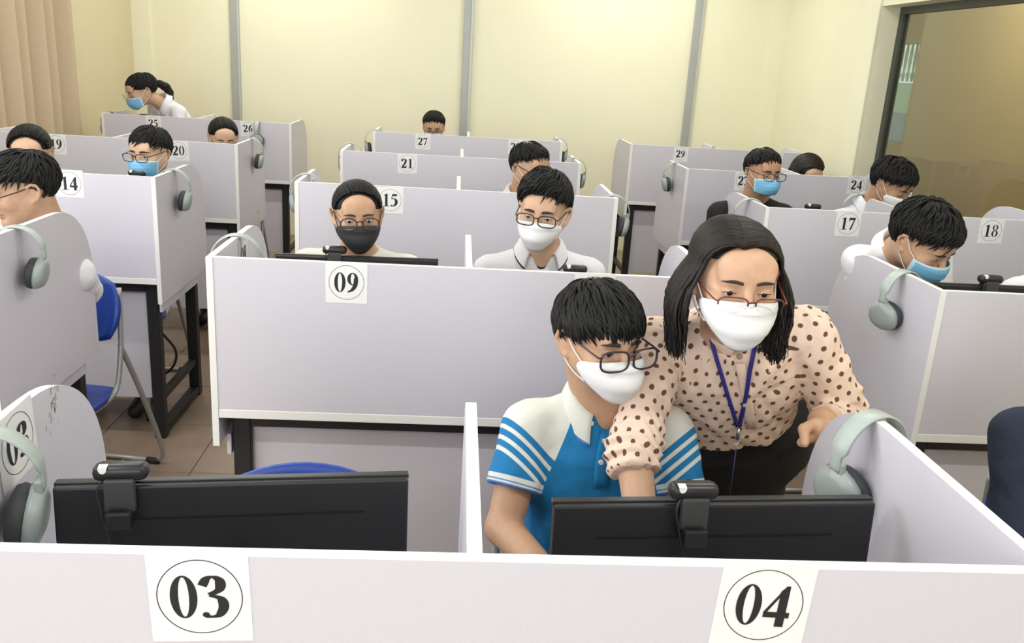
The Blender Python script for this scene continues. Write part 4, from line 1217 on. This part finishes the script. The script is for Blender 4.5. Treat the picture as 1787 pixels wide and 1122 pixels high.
def torso_shirt_field(sp, res, T, aw, bd, sleeve, off=.012, long=None, belly=0., sl_r=(.056, .058), cut_neck=.062, tail=.02, vneck=0.):
    """shirt volume: torso with ease, two sleeves, flat sleeve ends and an open neck"""
    P, N, L, ex, ey, ez, S, AR = (sp[k] for k in ('P', 'N', 'L', 'ex', 'ey', 'ez', 'S', 'AR'))
    pts = [P, N]+[S[-1], S[1]]+[q[0] for q in AR.values()]+([q[1] for q in AR.values()] if long else [])
    lo = np.minimum.reduce(pts)-.19; hi = np.maximum.reduce(pts)+.19
    F_ = Field(lo, hi, res)
    a2 = np.array(aw)+off; b2 = np.array(bd)+off
    a2[1:3] = np.maximum(a2[1:3], a2[3]*.98); b2[1:3] = np.maximum(b2[1:3], b2[3]*.95)+belly
    a2[-1] -= .004; b2[-1] -= .002
    F_.add(loft(P, ex, ey, ez, L, T, a2, b2, yo=[0, belly*.5, belly*.5, 0, 0, 0, 0]), 0)
    for sd in (-1, 1): F_.add(rcone(N+ex*(sd*.035)-ez*.024, S[sd], .046, .052), .035)
    cut = []
    for sd in (-1, 1):
        E, W_ = AR[sd][0], AR[sd][1]; Lu = np.linalg.norm(E-S[sd]); d1 = (E-S[sd])/Lu
        if isinstance(sleeve, dict): sl = sleeve[sd]
        else: sl = sleeve
        if sl <= 1.0:
            end = S[sd]+d1*Lu*sl
            F_.add(flat_end(rcone(S[sd], end+d1*.06, sl_r[0], sl_r[1]), end, d1), .022)
        else:
            fr = sl-1; end = E+(W_-E)*fr; d1 = unit(W_-E)
            F_.add(rcone(S[sd], E, sl_r[0], sl_r[1]), .022); F_.add(flat_end(rcone(E, end+d1*.06, sl_r[1], sl_r[1]-(.014 if fr > .5 else -.002)), end, d1), .015)
        cut.append((end, d1, sd))
    # open neck
    F_.add(rcone(N+ez*.045, N+ez*.0, cut_neck-.004, cut_neck-.016), .006, 's')
    if vneck: F_.add(rcone(N+ey*.052+ez*.030, N+ey*.108-ez*vneck, .034, .006), .006, 's')
    c0 = P-ez*tail
    F_.cut(lambda X, Y, Z: -((X-c0[0])*ez[0]+(Y-c0[1])*ez[1]+(Z-c0[2])*ez[2]))
    sp['cut'] = cut
    return F_
def plain_shirt(sp, e, res, sleeve, T, aw, bd, kind, collar):
    F_ = torso_shirt_field(sp, res, T, aw, bd, sleeve, cut_neck=.075 if kind == 'tee' else .062, vneck={'polo': .08, 'white': .05}.get(kind, 0))
    V, Q = F_.mesh(); V = relax(V, Q, 2)
    V = V+wob(V, .0028, 45, 2)[:, None]*sp['ey'][None, :]+wob(V, .002, 60, 4)[:, None]*sp['ex'][None, :]
    M = {'white': M_WSHIRT, 'tee': M_TSHIRT, 'navy': M_NAVY, 'black': M_BLKCLOTH, 'polo': M_WSHIRT}[kind]
    o = link('shirt' if kind != 'navy' else 'jacket', np_mesh('shirt', V-sp['el'], Q), M, e)
    if kind in ('white', 'polo', 'navy') and collar != 'none':
        build_collar(sp, e, [M, M_BLKCLOTH], trim=(kind == 'polo'), open_=.62 if kind == 'polo' else .42)
    if kind == 'tee':
        bm = bmesh.new(); N, ex, ey, ez = sp['N'], sp['ex'], sp['ey'], sp['ez']
        add_tube(bm, [N-sp['el']+ex*(.072*math.cos(a))+ey*(.074*math.sin(a)+.006)+ez*(.010-.030*max(0, math.sin(a))) for a in [2*math.pi*k/28 for k in range(28)]], .0055, 6, closed=True)
        link('neckband', bm_mesh(bm, 'neckband'), M_TSHIRT, o).parent = o
    if kind == 'polo':
        N, ex, ey, ez = sp['N'], sp['ex'], sp['ey'], sp['ez']
        G = [[N-sp['el']-ez*(.005+z)+ey*(.062+.20*z-.25*z*z)+ex*(x-.004) for x in (-.020, -.006, .008, .020)] for z in np.linspace(0, .17, 8)]
        q = link('placket', strip_mesh('placket', G), M_BLKCLOTH, e); md = q.modifiers.new('t', 'SOLIDIFY'); md.thickness = .004
def build_collar(sp, e, mats, trim=False, rise=.040, fall=.040, open_=.42, trim_mi=1, pt=.030, stripes=False):
    """fold-over collar round the neck, its points towards the front"""
    N, ex, ey, ez, H, R, s, el = (sp[k] for k in ('N', 'ex', 'ey', 'ez', 'H', 'R', 's', 'el'))
    nd = unit(unit(H+R@(A_((0, -.03, -.05))*s)-N)*.6+ez*.8)
    nd_ex = unit(ex-nd*(ex@nd)); nd_ey = np.cross(nd, nd_ex)
    if nd_ey@ey < 0: nd_ey = -nd_ey
    rows = []
    A0 = math.pi/2
    angs = np.linspace(open_, 2*math.pi-open_, 46)     # from front-right round the back to front-left
    prof = [(.056, -.022, 0), (.061, rise*.5, 0), (.064, rise, 0), (.068, rise+.004, 0), (.074, rise-.004, .15), (.083, rise-.022, .5), (.0905, rise-fall*.9, .85), (.0925, rise-fall, 1.0)]
    G = []
    for (r, z, fk) in prof:
        row = []
        for a in angs:
            fr = max(0, math.cos(a))          # 1 at the front
            rr = r+.010*fr*(1 if fk > 0 else .4); zz = z*(1-.55*fr**2)-.020*fr**2-pt*fk*fr**1.5
            row.append(N-el+nd*zz+nd_ey*(rr*1.02*math.cos(a))+nd_ex*(rr*math.sin(a)))
        G.append(row)
    nr = len(prof)-1
    me = strip_mesh('collar', G, mi=lambda i, j: (trim_mi if (trim and i == nr-1) else 0))
    o = link('collar', me, mats, e); md = o.modifiers.new('t', 'SOLIDIFY'); md.thickness = .0028; md.offset = 1
    return o
# ------------------------------------------------------------------ special garments
from mathutils.bvhtree import BVHTree
def nmath(nt, op, a, b=None, c=None):
    n = nt.nodes.new('ShaderNodeMath'); n.operation = op
    for i, v in enumerate((a, b, c)):
        if v is None: continue
        if isinstance(v, (int, float)): n.inputs[i].default_value = v
        else: nt.links.new(v, n.inputs[i])
    return n.outputs[0]
def band(nt, x, a, b, soft=.0006):
    r1 = nt.nodes.new('ShaderNodeMapRange'); r1.inputs[1].default_value = a-soft; r1.inputs[2].default_value = a+soft; nt.links.new(x, r1.inputs[0])
    r2 = nt.nodes.new('ShaderNodeMapRange'); r2.inputs[1].default_value = b-soft; r2.inputs[2].default_value = b+soft; r2.inputs[3].default_value = 1; r2.inputs[4].default_value = 0; nt.links.new(x, r2.inputs[0])
    return nmath(nt, 'MULTIPLY', r1.outputs[0], r2.outputs[0])
def attr(nt, name):
    n = nt.nodes.new('ShaderNodeAttribute'); n.attribute_name = name; return n.outputs['Fac']
def mixc(nt, fac, a, b):
    n = nt.nodes.new('ShaderNodeMix'); n.data_type = 'RGBA'; nt.links.new(fac, n.inputs[0])
    for i, v in ((6, a), (7, b)):
        if isinstance(v, tuple): n.inputs[i].default_value = (*v, 1)
        else: nt.links.new(v, n.inputs[i])
    return n.outputs[2]
C_BLUE, C_OFF, C_LINE = (.006, .185, .44), (.70, .71, .66), (.08, .25, .62)
def sports_polo(sp, e, res, sleeve, T, aw, bd):
    F_ = torso_shirt_field(sp, res, T, aw, bd, sleeve, off=.016, sl_r=(.058, .064), cut_neck=.064, tail=.06, vneck=.062)
    V, Q = F_.mesh(); V = relax(V, Q, 2)
    N, ex, ey, ez, S, AR, el = (sp[k] for k in ('N', 'ex', 'ey', 'ez', 'S', 'AR', 'el'))
    lz = (V-sp['P'])@ez/sp['L']
    V = V + wob(V*A_((1, 1, .32)), .0085, 40, 2)[:, None]*ey[None, :]*np.clip(1.15-lz, .15, 1)[:, None] + wob(V, .003, 55, 4)[:, None]*ex[None, :]
    s1 = np.full(len(V), -1.); q = np.zeros(len(V)); hem = np.full(len(V), -1.)
    for sd in (-1, 1):
        Np = N+ex*(sd*.058)+ez*.02; Ap = S[sd]-ex*(sd*.020)-ez*.115
        n_ = np.cross(ey, Ap-Np); n_ = unit(n_); n_ = n_ if n_@(ex*sd) > 0 else -n_
        d = (V-Np)@n_; E = AR[sd][0]; Lu = np.linalg.norm(E-S[sd]); d1 = (E-S[sd])/Lu; s2 = (V-S[sd])@d1
        m_ = d > s1
        s1[m_] = d[m_]; q[m_] = (s2+.55*np.maximum(d, 0))[m_]; hem[m_] = (s2-Lu*sleeve)[m_]
    me = np_mesh('shirt', V-el, Q)
    for nm, arr in (('raglan', s1), ('stripe', q), ('hem', hem)):
        a = me.attributes.new(nm, 'FLOAT', 'POINT'); a.data.foreach_set('value', arr.astype(f32))
    M = mat('blue_and_white_polo_cloth', C_BLUE, .85, bump=.5, bscale=11, bdist=.025); nt = M.node_tree; b = nt.nodes['Principled BSDF']
    a1, a2, a3 = attr(nt, 'raglan'), attr(nt, 'stripe'), attr(nt, 'hem')
    sl = band(nt, a1, 0, 5)
    w_ = nmath(nt, 'ADD', band(nt, a2, -5, .060), nmath(nt, 'ADD', band(nt, a2, .074, .083), nmath(nt, 'ADD', band(nt, a2, .096, .105), band(nt, a2, .118, .127))))
    col = mixc(nt, nmath(nt, 'MULTIPLY', sl, w_), C_BLUE, C_OFF)
    hm = nmath(nt, 'MULTIPLY', sl, band(nt, a3, -.022, 1)); ln = nmath(nt, 'ADD', band(nt, a3, -.012, -.009), band(nt, a3, -.005, .02))
    col = mixc(nt, hm, col, mixc(nt, ln, C_OFF, C_LINE))
    nt.links.new(col, b.inputs['Base Color'])
    o = link('polo_shirt', me, M, e)
    Mc = mat('white_collar_knit', C_OFF, .85, bump=.2, bscale=300); Ml = mat('blue_collar_line', C_LINE, .85)
    build_collar(sp, e, [Mc, Ml], trim=True, rise=.042, fall=.046, pt=.034)
    # placket with buttons, laid on the chest
    bvh = BVHTree.FromPolygons([Vector(v) for v in V], Q.tolist())
    def chest(u, v, lift=.003):
        r = Vector(ray(u, v)).normalized(); h = bvh.ray_cast(Vector((CX, CY, CZ)), r)
        return np.array(h[0]-r*lift)-el
    G = [[chest(u+du, v) for du in (-13, -6, 3, 12)] for u, v in [(1062, 752), (1058, 770), (1054, 790), (1051, 812), (1049, 835), (1048, 850)]]
    pl = link('placket', strip_mesh('placket', G), mat('blue_placket_cloth', C_BLUE, .85, bump=.2, bscale=60), e); pl.modifiers.new('t', 'SOLIDIFY').thickness = .003
    for u, v in ((1055, 770), (1049, 807), (1032, 739)):
        c = chest(u, v, .006); bm = bmesh.new()
        bmesh.ops.create_cone(bm, cap_ends=True, segments=16, radius1=.0058, radius2=.005, depth=.0026, matrix=Matrix.Translation(c) @ Matrix.Rotation(math.pi/2, 4, 'X'))
        link('button', bm_mesh(bm, 'button'), mat('white_button', (.75, .75, .72), .4), pl).parent = pl
def dotted_blouse(sp, e, res, sleeve, T, aw, bd):
    F_ = torso_shirt_field(sp, res, T, aw, bd, sleeve, off=.014, long=True, belly=.018, sl_r=(.061, .051), cut_neck=.060, tail=-.185)
    V, Q = F_.mesh(); V = relax(V, Q, 2)
    P, N, L, ex, ey, ez, S, AR, el = (sp[k] for k in ('P', 'N', 'L', 'ex', 'ey', 'ez', 'S', 'AR', 'el'))
    vn, _ = vnormals(V, Q)
    dsp = wob(V, .006, 34, 12)+wob(V*A_((1, 1, .5)), .003, 80, 14)
    for sd in (-1, 1):
        E, W_ = AR[sd][0], AR[sd][1]; d1 = unit(unit(E-S[sd])+unit(W_-E)); t = (V-E)@d1; rad_ = np.linalg.norm(V-E-t[:, None]*d1, axis=1)
        side = (V-E)@unit(np.cross(d1, A_((.4, .3, 1))))
        dsp = dsp+.0042*np.exp(-((t-.0)/.055)**2)*(rad_ < .10)*np.sin((t+.5*side+.012*np.sin(side*70))*230)
    V = V+dsp[:, None]*vn
    vn, fnorm = vnormals(V, Q)
    maps = []; dist = []
    lx, ly, lz = (V-P)@ex, (V-P)@ey, (V-P)@ez
    ang = np.arctan2(lx, ly); maps.append(np.stack([ang*.145, lz], 1)); 
    aa = np.interp(np.clip(lz/L, 0, 1), T, aw)+.014; bb = np.interp(np.clip(lz/L, 0, 1), T, bd)+.014
    dist.append((np.sqrt((lx/aa)**2+(ly/bb)**2)-1)*.11-.012)
    for sd in (-1, 1):
        E, W_ = AR[sd][0], AR[sd][1]
        for a, b, r, t0 in ((S[sd], E, .064, 0), (E, W_, .052, np.linalg.norm(E-S[sd]))):
            d1 = unit(b-a); u = np.cross(d1, A_((0, 1, .3))); u = unit(u); v = np.cross(d1, u)
            t = (V-a)@d1; pr = V-a-t[:, None]*d1
            maps.append(np.stack([np.arctan2(pr@u, pr@v)*.058, t+t0], 1))
            tc_ = np.clip(t, 0, np.linalg.norm(b-a))
            dist.append(np.linalg.norm(V-a-tc_[:, None]*d1, axis=1)-r+2*np.maximum(0, .035-t))
    dist = np.stack(dist, 1); fd = dist[Q].mean(1); best = fd.argmin(1)
    maps.append(np.stack([lx, ly], 1)); best[(best == 0) & (fnorm@ez > .62)] = len(maps)-1
    maps = np.stack(maps, 1)           # V x maps x 2
    uv = maps[Q, best[:, None], :]     # F x 4 x 2
    per = np.array([.145, .058, .058, .058, .058, 50.])[best]*2*math.pi
    for k in range(1, 4):
        dlt = uv[:, k, 0]-uv[:, 0, 0]; uv[:, k, 0] -= np.round(dlt/per)*per
    me = np_mesh('blouse', V-el, Q)
    lay = me.uv_layers.new(name='UVMap'); lay.data.foreach_set('uv', uv.reshape(-1).astype(f32))
    base, dot = (.84, .645, .525), (.13, .065, .035)
    M = mat('peach_dotted_cloth', base, .8, bump=.5, bscale=13, bdist=.02); nt = M.node_tree; b = nt.nodes['Principled BSDF']
    uvn = nt.nodes.new('ShaderNodeUVMap'); sx_ = nt.nodes.new('ShaderNodeSeparateXYZ'); nt.links.new(uvn.outputs[0], sx_.inputs[0])
    p = .030
    v = nmath(nt, 'DIVIDE', sx_.outputs[1], p*.85); row = nmath(nt, 'FLOOR', v)
    u = nmath(nt, 'MULTIPLY_ADD', row, .5, nmath(nt, 'DIVIDE', sx_.outputs[0], p))
    fu = nmath(nt, 'SUBTRACT', nmath(nt, 'FRACT', u), .5); fv = nmath(nt, 'MULTIPLY', nmath(nt, 'SUBTRACT', nmath(nt, 'FRACT', v), .5), .85)
    dd = nmath(nt, 'SQRT', nmath(nt, 'ADD', nmath(nt, 'MULTIPLY', fu, fu), nmath(nt, 'MULTIPLY', fv, fv)))
    nt.links.new(mixc(nt, band(nt, dd, -1, .185, .02), base, dot), b.inputs['Base Color'])
    bl = link('blouse', me, M, e)
    # standing collar band
    Mp = mat('peach_plain_cloth', base, .8, bump=.2, bscale=40)
    G = []
    for z in (-.012, .004, .018, .026):
        G.append([N-el+ez*z*.9+ey*((.060-.15*z)*math.cos(a)+.004)+ex*((.060-.15*z)*math.sin(a)) for a in np.linspace(.10, 2*math.pi-.10, 40)])
    q = link('collar_band', strip_mesh('collar_band', G), Mp, e); q.modifiers.new('t', 'SOLIDIFY').thickness = .003
    bvh = BVHTree.FromPolygons([Vector(v_) for v_ in V], Q.tolist())
    def on(u_, v_, lift=.004):
        r = Vector(ray(u_, v_)).normalized(); h = bvh.ray_cast(Vector((CX, CY, CZ)), r)
        p_ = h[0] if h[0] is not None else Vector(at_y(u_, v_, 1.7))
        return np.array(p_-r*lift)-el
    G = [[on(u_+du, v_, .0035) for du in (-9, -3, 3, 9)] for u_, v_ in [(1291, 634), (1296, 655), (1300, 680), (1305, 705), (1309, 730), (1311, 748)]]
    pl = link('placket', strip_mesh('placket', G), Mp, e); pl.modifiers.new('t', 'SOLIDIFY').thickness = .002
    for u_, v_ in ((1291, 622), (1309, 737)):
        c = on(u_, v_, .007); bm = bmesh.new()
        bmesh.ops.create_cone(bm, cap_ends=True, segments=16, radius1=.0065, radius2=.0055, depth=.003, matrix=Matrix.Translation(c) @ Matrix.Rotation(math.radians(70), 4, 'X'))
        link('button', bm_mesh(bm, 'button'), mat('brown_button', (.30, .22, .17), .4), pl).parent = pl
    # lanyard
    Ml = mat('blue_lanyard_ribbon', (.022, .020, .22), .6)
    ly_ = None
    for pts in ([(1240, 588), (1247, 615), (1257, 648), (1268, 684), (1279, 718), (1287, 745)], [(1318, 594), (1314, 620), (1308, 650), (1303, 684), (1296, 718), (1290, 745)]):
        C = [on(u_, v_, .007) for u_, v_ in pts]
        G = [[c+A_((-.0045, 0, 0)), c+A_((.0045, 0, 0))] for c in smooth_path(C, 4)]
        o = link('lanyard', strip_mesh('lanyard', G), Ml, e) if ly_ is None else link('ribbon', strip_mesh('ribbon', G), Ml, ly_)
        o.modifiers.new('t', 'SOLIDIFY').thickness = .0015
        if ly_ is None: ly_ = o
    c = on(1289, 748, .010)
    bm = bmesh.new(); add_tube(bm, [c, c+A_((0, -.002, -.016))], .0038, 8); add_tube(bm, smooth_path([c+A_((0, -.002, -.022)), c+A_((.006, -.002, -.030)), c+A_((-.004, -.002, -.040)), c+A_((0, -.002, -.046))], 4), .0022, 6)
    link('clip', bm_mesh(bm, 'clip'), mat('bright_clip_metal', (.6, .6, .6), .3, .9), ly_)
    bm = bmesh.new(); add_tube(bm, [c+A_((0, -.002, -.016)), c+A_((0, -.002, -.024))], .004, 8); add_tube(bm, [c+A_((0, -.002, -.046)), c+A_((0, -.004, -.16))], .0016, 6)
    link('cord', bm_mesh(bm, 'cord'), mat('thin_blue_cord', (.04, .045, .16), .6), ly_)

# ------------------------------------------------------------------ the people
def grip_hand(F_):
    # the hand closes on the rear edge of the right foreground panel: fingers outside, thumb inside
    F_.add(rcone((.735, 1.635, 1.075), (.722, 1.590, 1.068), .024, .022), .012)
    F_.add(ell((.724, 1.585, 1.058), (.016, .034, .036)), .012)
    for z, ln in ((1.086, .052), (1.068, .062), (1.049, .060), (1.031, .048)):
        a = A_((.724, 1.575, z)); b = a+A_((-.004, -ln*.62, .000)); c = b+A_((-.007, -ln*.50, -.004))
        F_.add(rcone(a, b, .0098, .0088), .006); F_.add(rcone(b, c, .0088, .0074), .004)
    a = A_((.705, 1.597, 1.082)); b = A_((.676, 1.578, 1.078)); c = A_((.667, 1.545, 1.062))
    F_.add(rcone(a, b, .0135, .0118), .010); F_.add(rcone(b, c, .0112, .0088), .005)
    a = A_((.700, 1.595, 1.055)); b = A_((.674, 1.575, 1.050)); F_.add(rcone(a, b, .0120, .0100), .008)
H4 = at_y(1046, 590, 1.66)
person('boy in a blue and white sports polo with white mask and dark glasses', H4, yaw=24, pitch=1, roll=0, s=.94, seat=(.285, 1.74, 0), tone='mid', hair='fringe', mask='kf', glasses='thick', gcol='purple',
       res=.0042, lid=.75, sw=.150, sh_drop=.072, sleeve=.62, shirt_fn=sports_polo, neck=(.290, 1.715, 1.070),
       arms={1: ((.088, 1.62, .815), (.185, 1.42, .805), (.35, -.92, -.05), (0, 0, 1.)), -1: ((.475, 1.62, .82), (.42, 1.41, .805), (-.2, -.95, -.05), (0, 0, 1.))})
HT = at_y(1283, 485, 1.60)
person('woman in a peach polka-dot blouse leaning over with a white mask and blue lanyard', HT, yaw=-2, pitch=3, roll=0, s=1.0, seat=(.67, 2.05, 0), tone='warm', hair='teacher', mask='kf', glasses='half', gcol='red', hairmat=M_HAIRB,
       girl=True, res=.0042, lid=.7, sw=.158, sh_drop=.055, girth=1.12, hips=1.32, stand=True, pelvis=(.655, 2.03, .89), neck=(.548, 1.715, 1.245), sleeve={1: 1.18, -1: 1.86}, shirt_fn=dotted_blouse,
       hand_fn={-1: grip_hand},
       arms={1: ((.335, 1.575, 1.015), (.345, 1.40, .85), (.05, -.8, -.55), (0, -.5, .85)), -1: ((.845, 1.735, 1.02), (.735, 1.635, 1.075), (-.25, -.9, -.12), (.75, -.2, .6))})
person('girl with a black mask and round glasses in a cream T-shirt', at_y(624, 374, 2.85), yaw=10, pitch=3, roll=2, s=.96, tone='mid', hair='tied', mask='black', glasses='round', gcol='tortoise', shirt='tee', girl=True, res=.0047, lid=.15, sw=.165, sh_drop=.058, seat=(-.37, 2.95, 0))
person('boy with white mask and glasses in a white polo with black placket', at_y(948, 370, 2.90), yaw=-16, pitch=2, roll=-3, s=1.01, tone='fair', hair='swept', mask='kf', glasses='square', shirt='polo', res=.0047, lid=.35, sw=.175, seat=(.27, 3.0, 0))
person('boy with glasses and no mask at the left edge in a white shirt', at_y(40, 330, 3.0), yaw=-52, pitch=12, roll=0, s=1.03, tone='mid', hair='sidefringe', glasses='square', shirt='white', res=.0047, lid=.4, sw=.17, body_yaw=-20, seat=(-1.72, 3.06, 0), sleeve=.98,
       arms={-1: ((-1.36, 3.13, .86), (-1.45, 2.92, .83), (-.4, -.9, 0), (0, 0, 1.))})
person('boy with a blue surgical mask and black glasses behind number fourteen', at_y(262, 267, 4.10), yaw=-16, pitch=3, s=.96, tone='fair', hair='sidefringe', mask='surg', glasses='square', shirt='white', res=.008, lid=.3, seat=(-1.66, 4.2, 0), sw=.13, neck=(-1.50, 4.17, 1.09),
       arms={-1: ((-1.37, 4.13, .86), (-1.48, 3.94, .80), (-.3, -.95, 0), (0, 0, 1.))})
person('girl with only black hair and forehead showing below number nineteen', at_y(52, 266, 4.15), yaw=15, pitch=10, s=1.08, tone='fair', hair='tied', shirt='white', girl=True, mask='kf', res=.009, seat=(-2.0, 4.25, 0), sw=.15)
person('girl with tied hair and glasses lowering her head beside number twenty-six', at_y(390, 240, 5.60), yaw=22, pitch=15, s=1.05, tone='fair', hair='bun', mask='kf', glasses='thin', gcol='black', shirt='white', girl=True, res=.009, lid=.8, seat=(-1.53, 5.72, 0), sw=.15)
person('standing girl with a ponytail and blue mask in a white collared shirt', at_y(247, 158, 7.12), yaw=-52, pitch=20, s=1.12, tone='fair', hair='ponytail', mask='surg', glasses='thin', gcol='gold', shirt='white', girl=True, res=.009, lid=.6, sw=.15, body_yaw=-40,
       stand=True, seat=(-2.22, 7.45, 0), pelvis=(-2.24, 7.46, .92), neck=(-2.385, 7.235, 1.275), sh_drop=.06)
person('boy with short hair peering over the panel of number twenty-seven', at_y(757, 222, 7.15), yaw=0, pitch=14, s=1.03, tone='mid', hair='short', glasses='square', shirt='white', res=.010, seat=(-.25, 7.27, 0), mask='kf')
person('boy with glasses half hidden behind another boy\'s head', at_y(925, 294, 4.35), yaw=38, pitch=8, s=1.03, tone='mid', hair='short', glasses='square', shirt='white', mask='kf', res=.009, seat=(.32, 4.45, 0))
person('boy in black with a blue surgical mask and glasses beside number twenty-three', at_y(1331, 301, 4.25), yaw=14, pitch=2, s=.95, tone='tan', hair='short', mask='surg', glasses='square', shirt='black', res=.008, lid=.25, seat=(1.46, 4.35, 0))
person('girl with long dark hair whose forehead shows behind booth twenty-three and twenty-four', at_y(1408, 303, 5.65), yaw=12, pitch=25, s=1.08, tone='warm', hair='longgirl', shirt='black', girl=True, res=.010, lid=.7, seat=(2.25, 5.75, 0), hairmat=M_HAIRB, sw=.15)
person('boy with a loose white mask looking down below number twenty-four', at_y(1556, 322, 4.25), yaw=32, pitch=24, roll=0, s=1.0, tone='tan', hair='messy', mask='kf', shirt='white', res=.008, lid=.7, seat=(2.12, 4.36, 0))
person('boy with tousled hair and a blue mask looking down below number seventeen', at_y(1610, 420, 2.74), yaw=30, pitch=28, roll=4, s=1.03, tone='mid', hair='messy', mask='surg', shirt='white', res=.0047, lid=.85, seat=(1.53, 2.98, 0), sw=.145, sh_drop=.040, sleeve=.98, body_yaw=8, neck=(1.505, 2.90, 1.205),
       arms={1: ((1.42, 2.88, .96), (1.47, 2.66, .83), (.2, -.95, 0), (0, 0, 1.))})
person('person in white at the right edge below number eighteen', (2.20, 2.88, 1.27), yaw=20, pitch=22, tone='mid', hair='short', shirt='white', res=.010, seat=(2.24, 2.98, 0), sw=.17)
person('person in a dark navy jacket cut off by the right edge', (1.40, 1.62, 1.25), yaw=5, pitch=15, tone='mid', hair='short', shirt='navy', res=.007, seat=(1.43, 1.72, 0), sw=.18, sleeve=1.9,
       arms={1: ((1.215, 1.62, .80), (1.30, 1.40, .80), (.2, -.95, 0), (0, 0, 1.))})

# chairs
chair(-.335, 1.50, 0, 'empty blue chair at seat three, top of its back showing')
chair(.285, 1.72, 0, 'blue chair under the boy in the blue polo')
chair(-.37, 2.93, 0, 'blue chair under the girl with the black mask')
chair(.27, 2.98, 0, 'blue chair under the boy in the white polo')
chair(-1.52, 3.10, -.15, 'blue chair with grey tube legs beside the left panel')
chair(-1.66, 4.2, 0, 'blue chair of the boy behind number fourteen')
chair(-2.0, 4.25, 0, 'blue chair of the girl below number nineteen')
chair(-1.53, 5.72, 0, 'blue chair of the girl beside number twenty-six')
chair(-.25, 7.27, 0, 'blue chair of the boy behind number twenty-seven')
chair(.32, 4.45, 0, 'blue chair of the half hidden boy behind booth fifteen')
chair(1.46, 4.35, 0, 'blue chair of the boy in black')
chair(2.25, 5.75, 0, 'blue chair of the long-haired girl')
chair(2.12, 4.36, 0, 'blue chair of the boy with the loose white mask')
chair(1.54, 2.96, 0, 'blue chair of the boy with tousled hair')
chair(2.24, 2.98, 0, 'blue chair of the person in white at the right edge')
chair(1.50, 1.68, 0, 'blue chair of the person in the navy jacket')
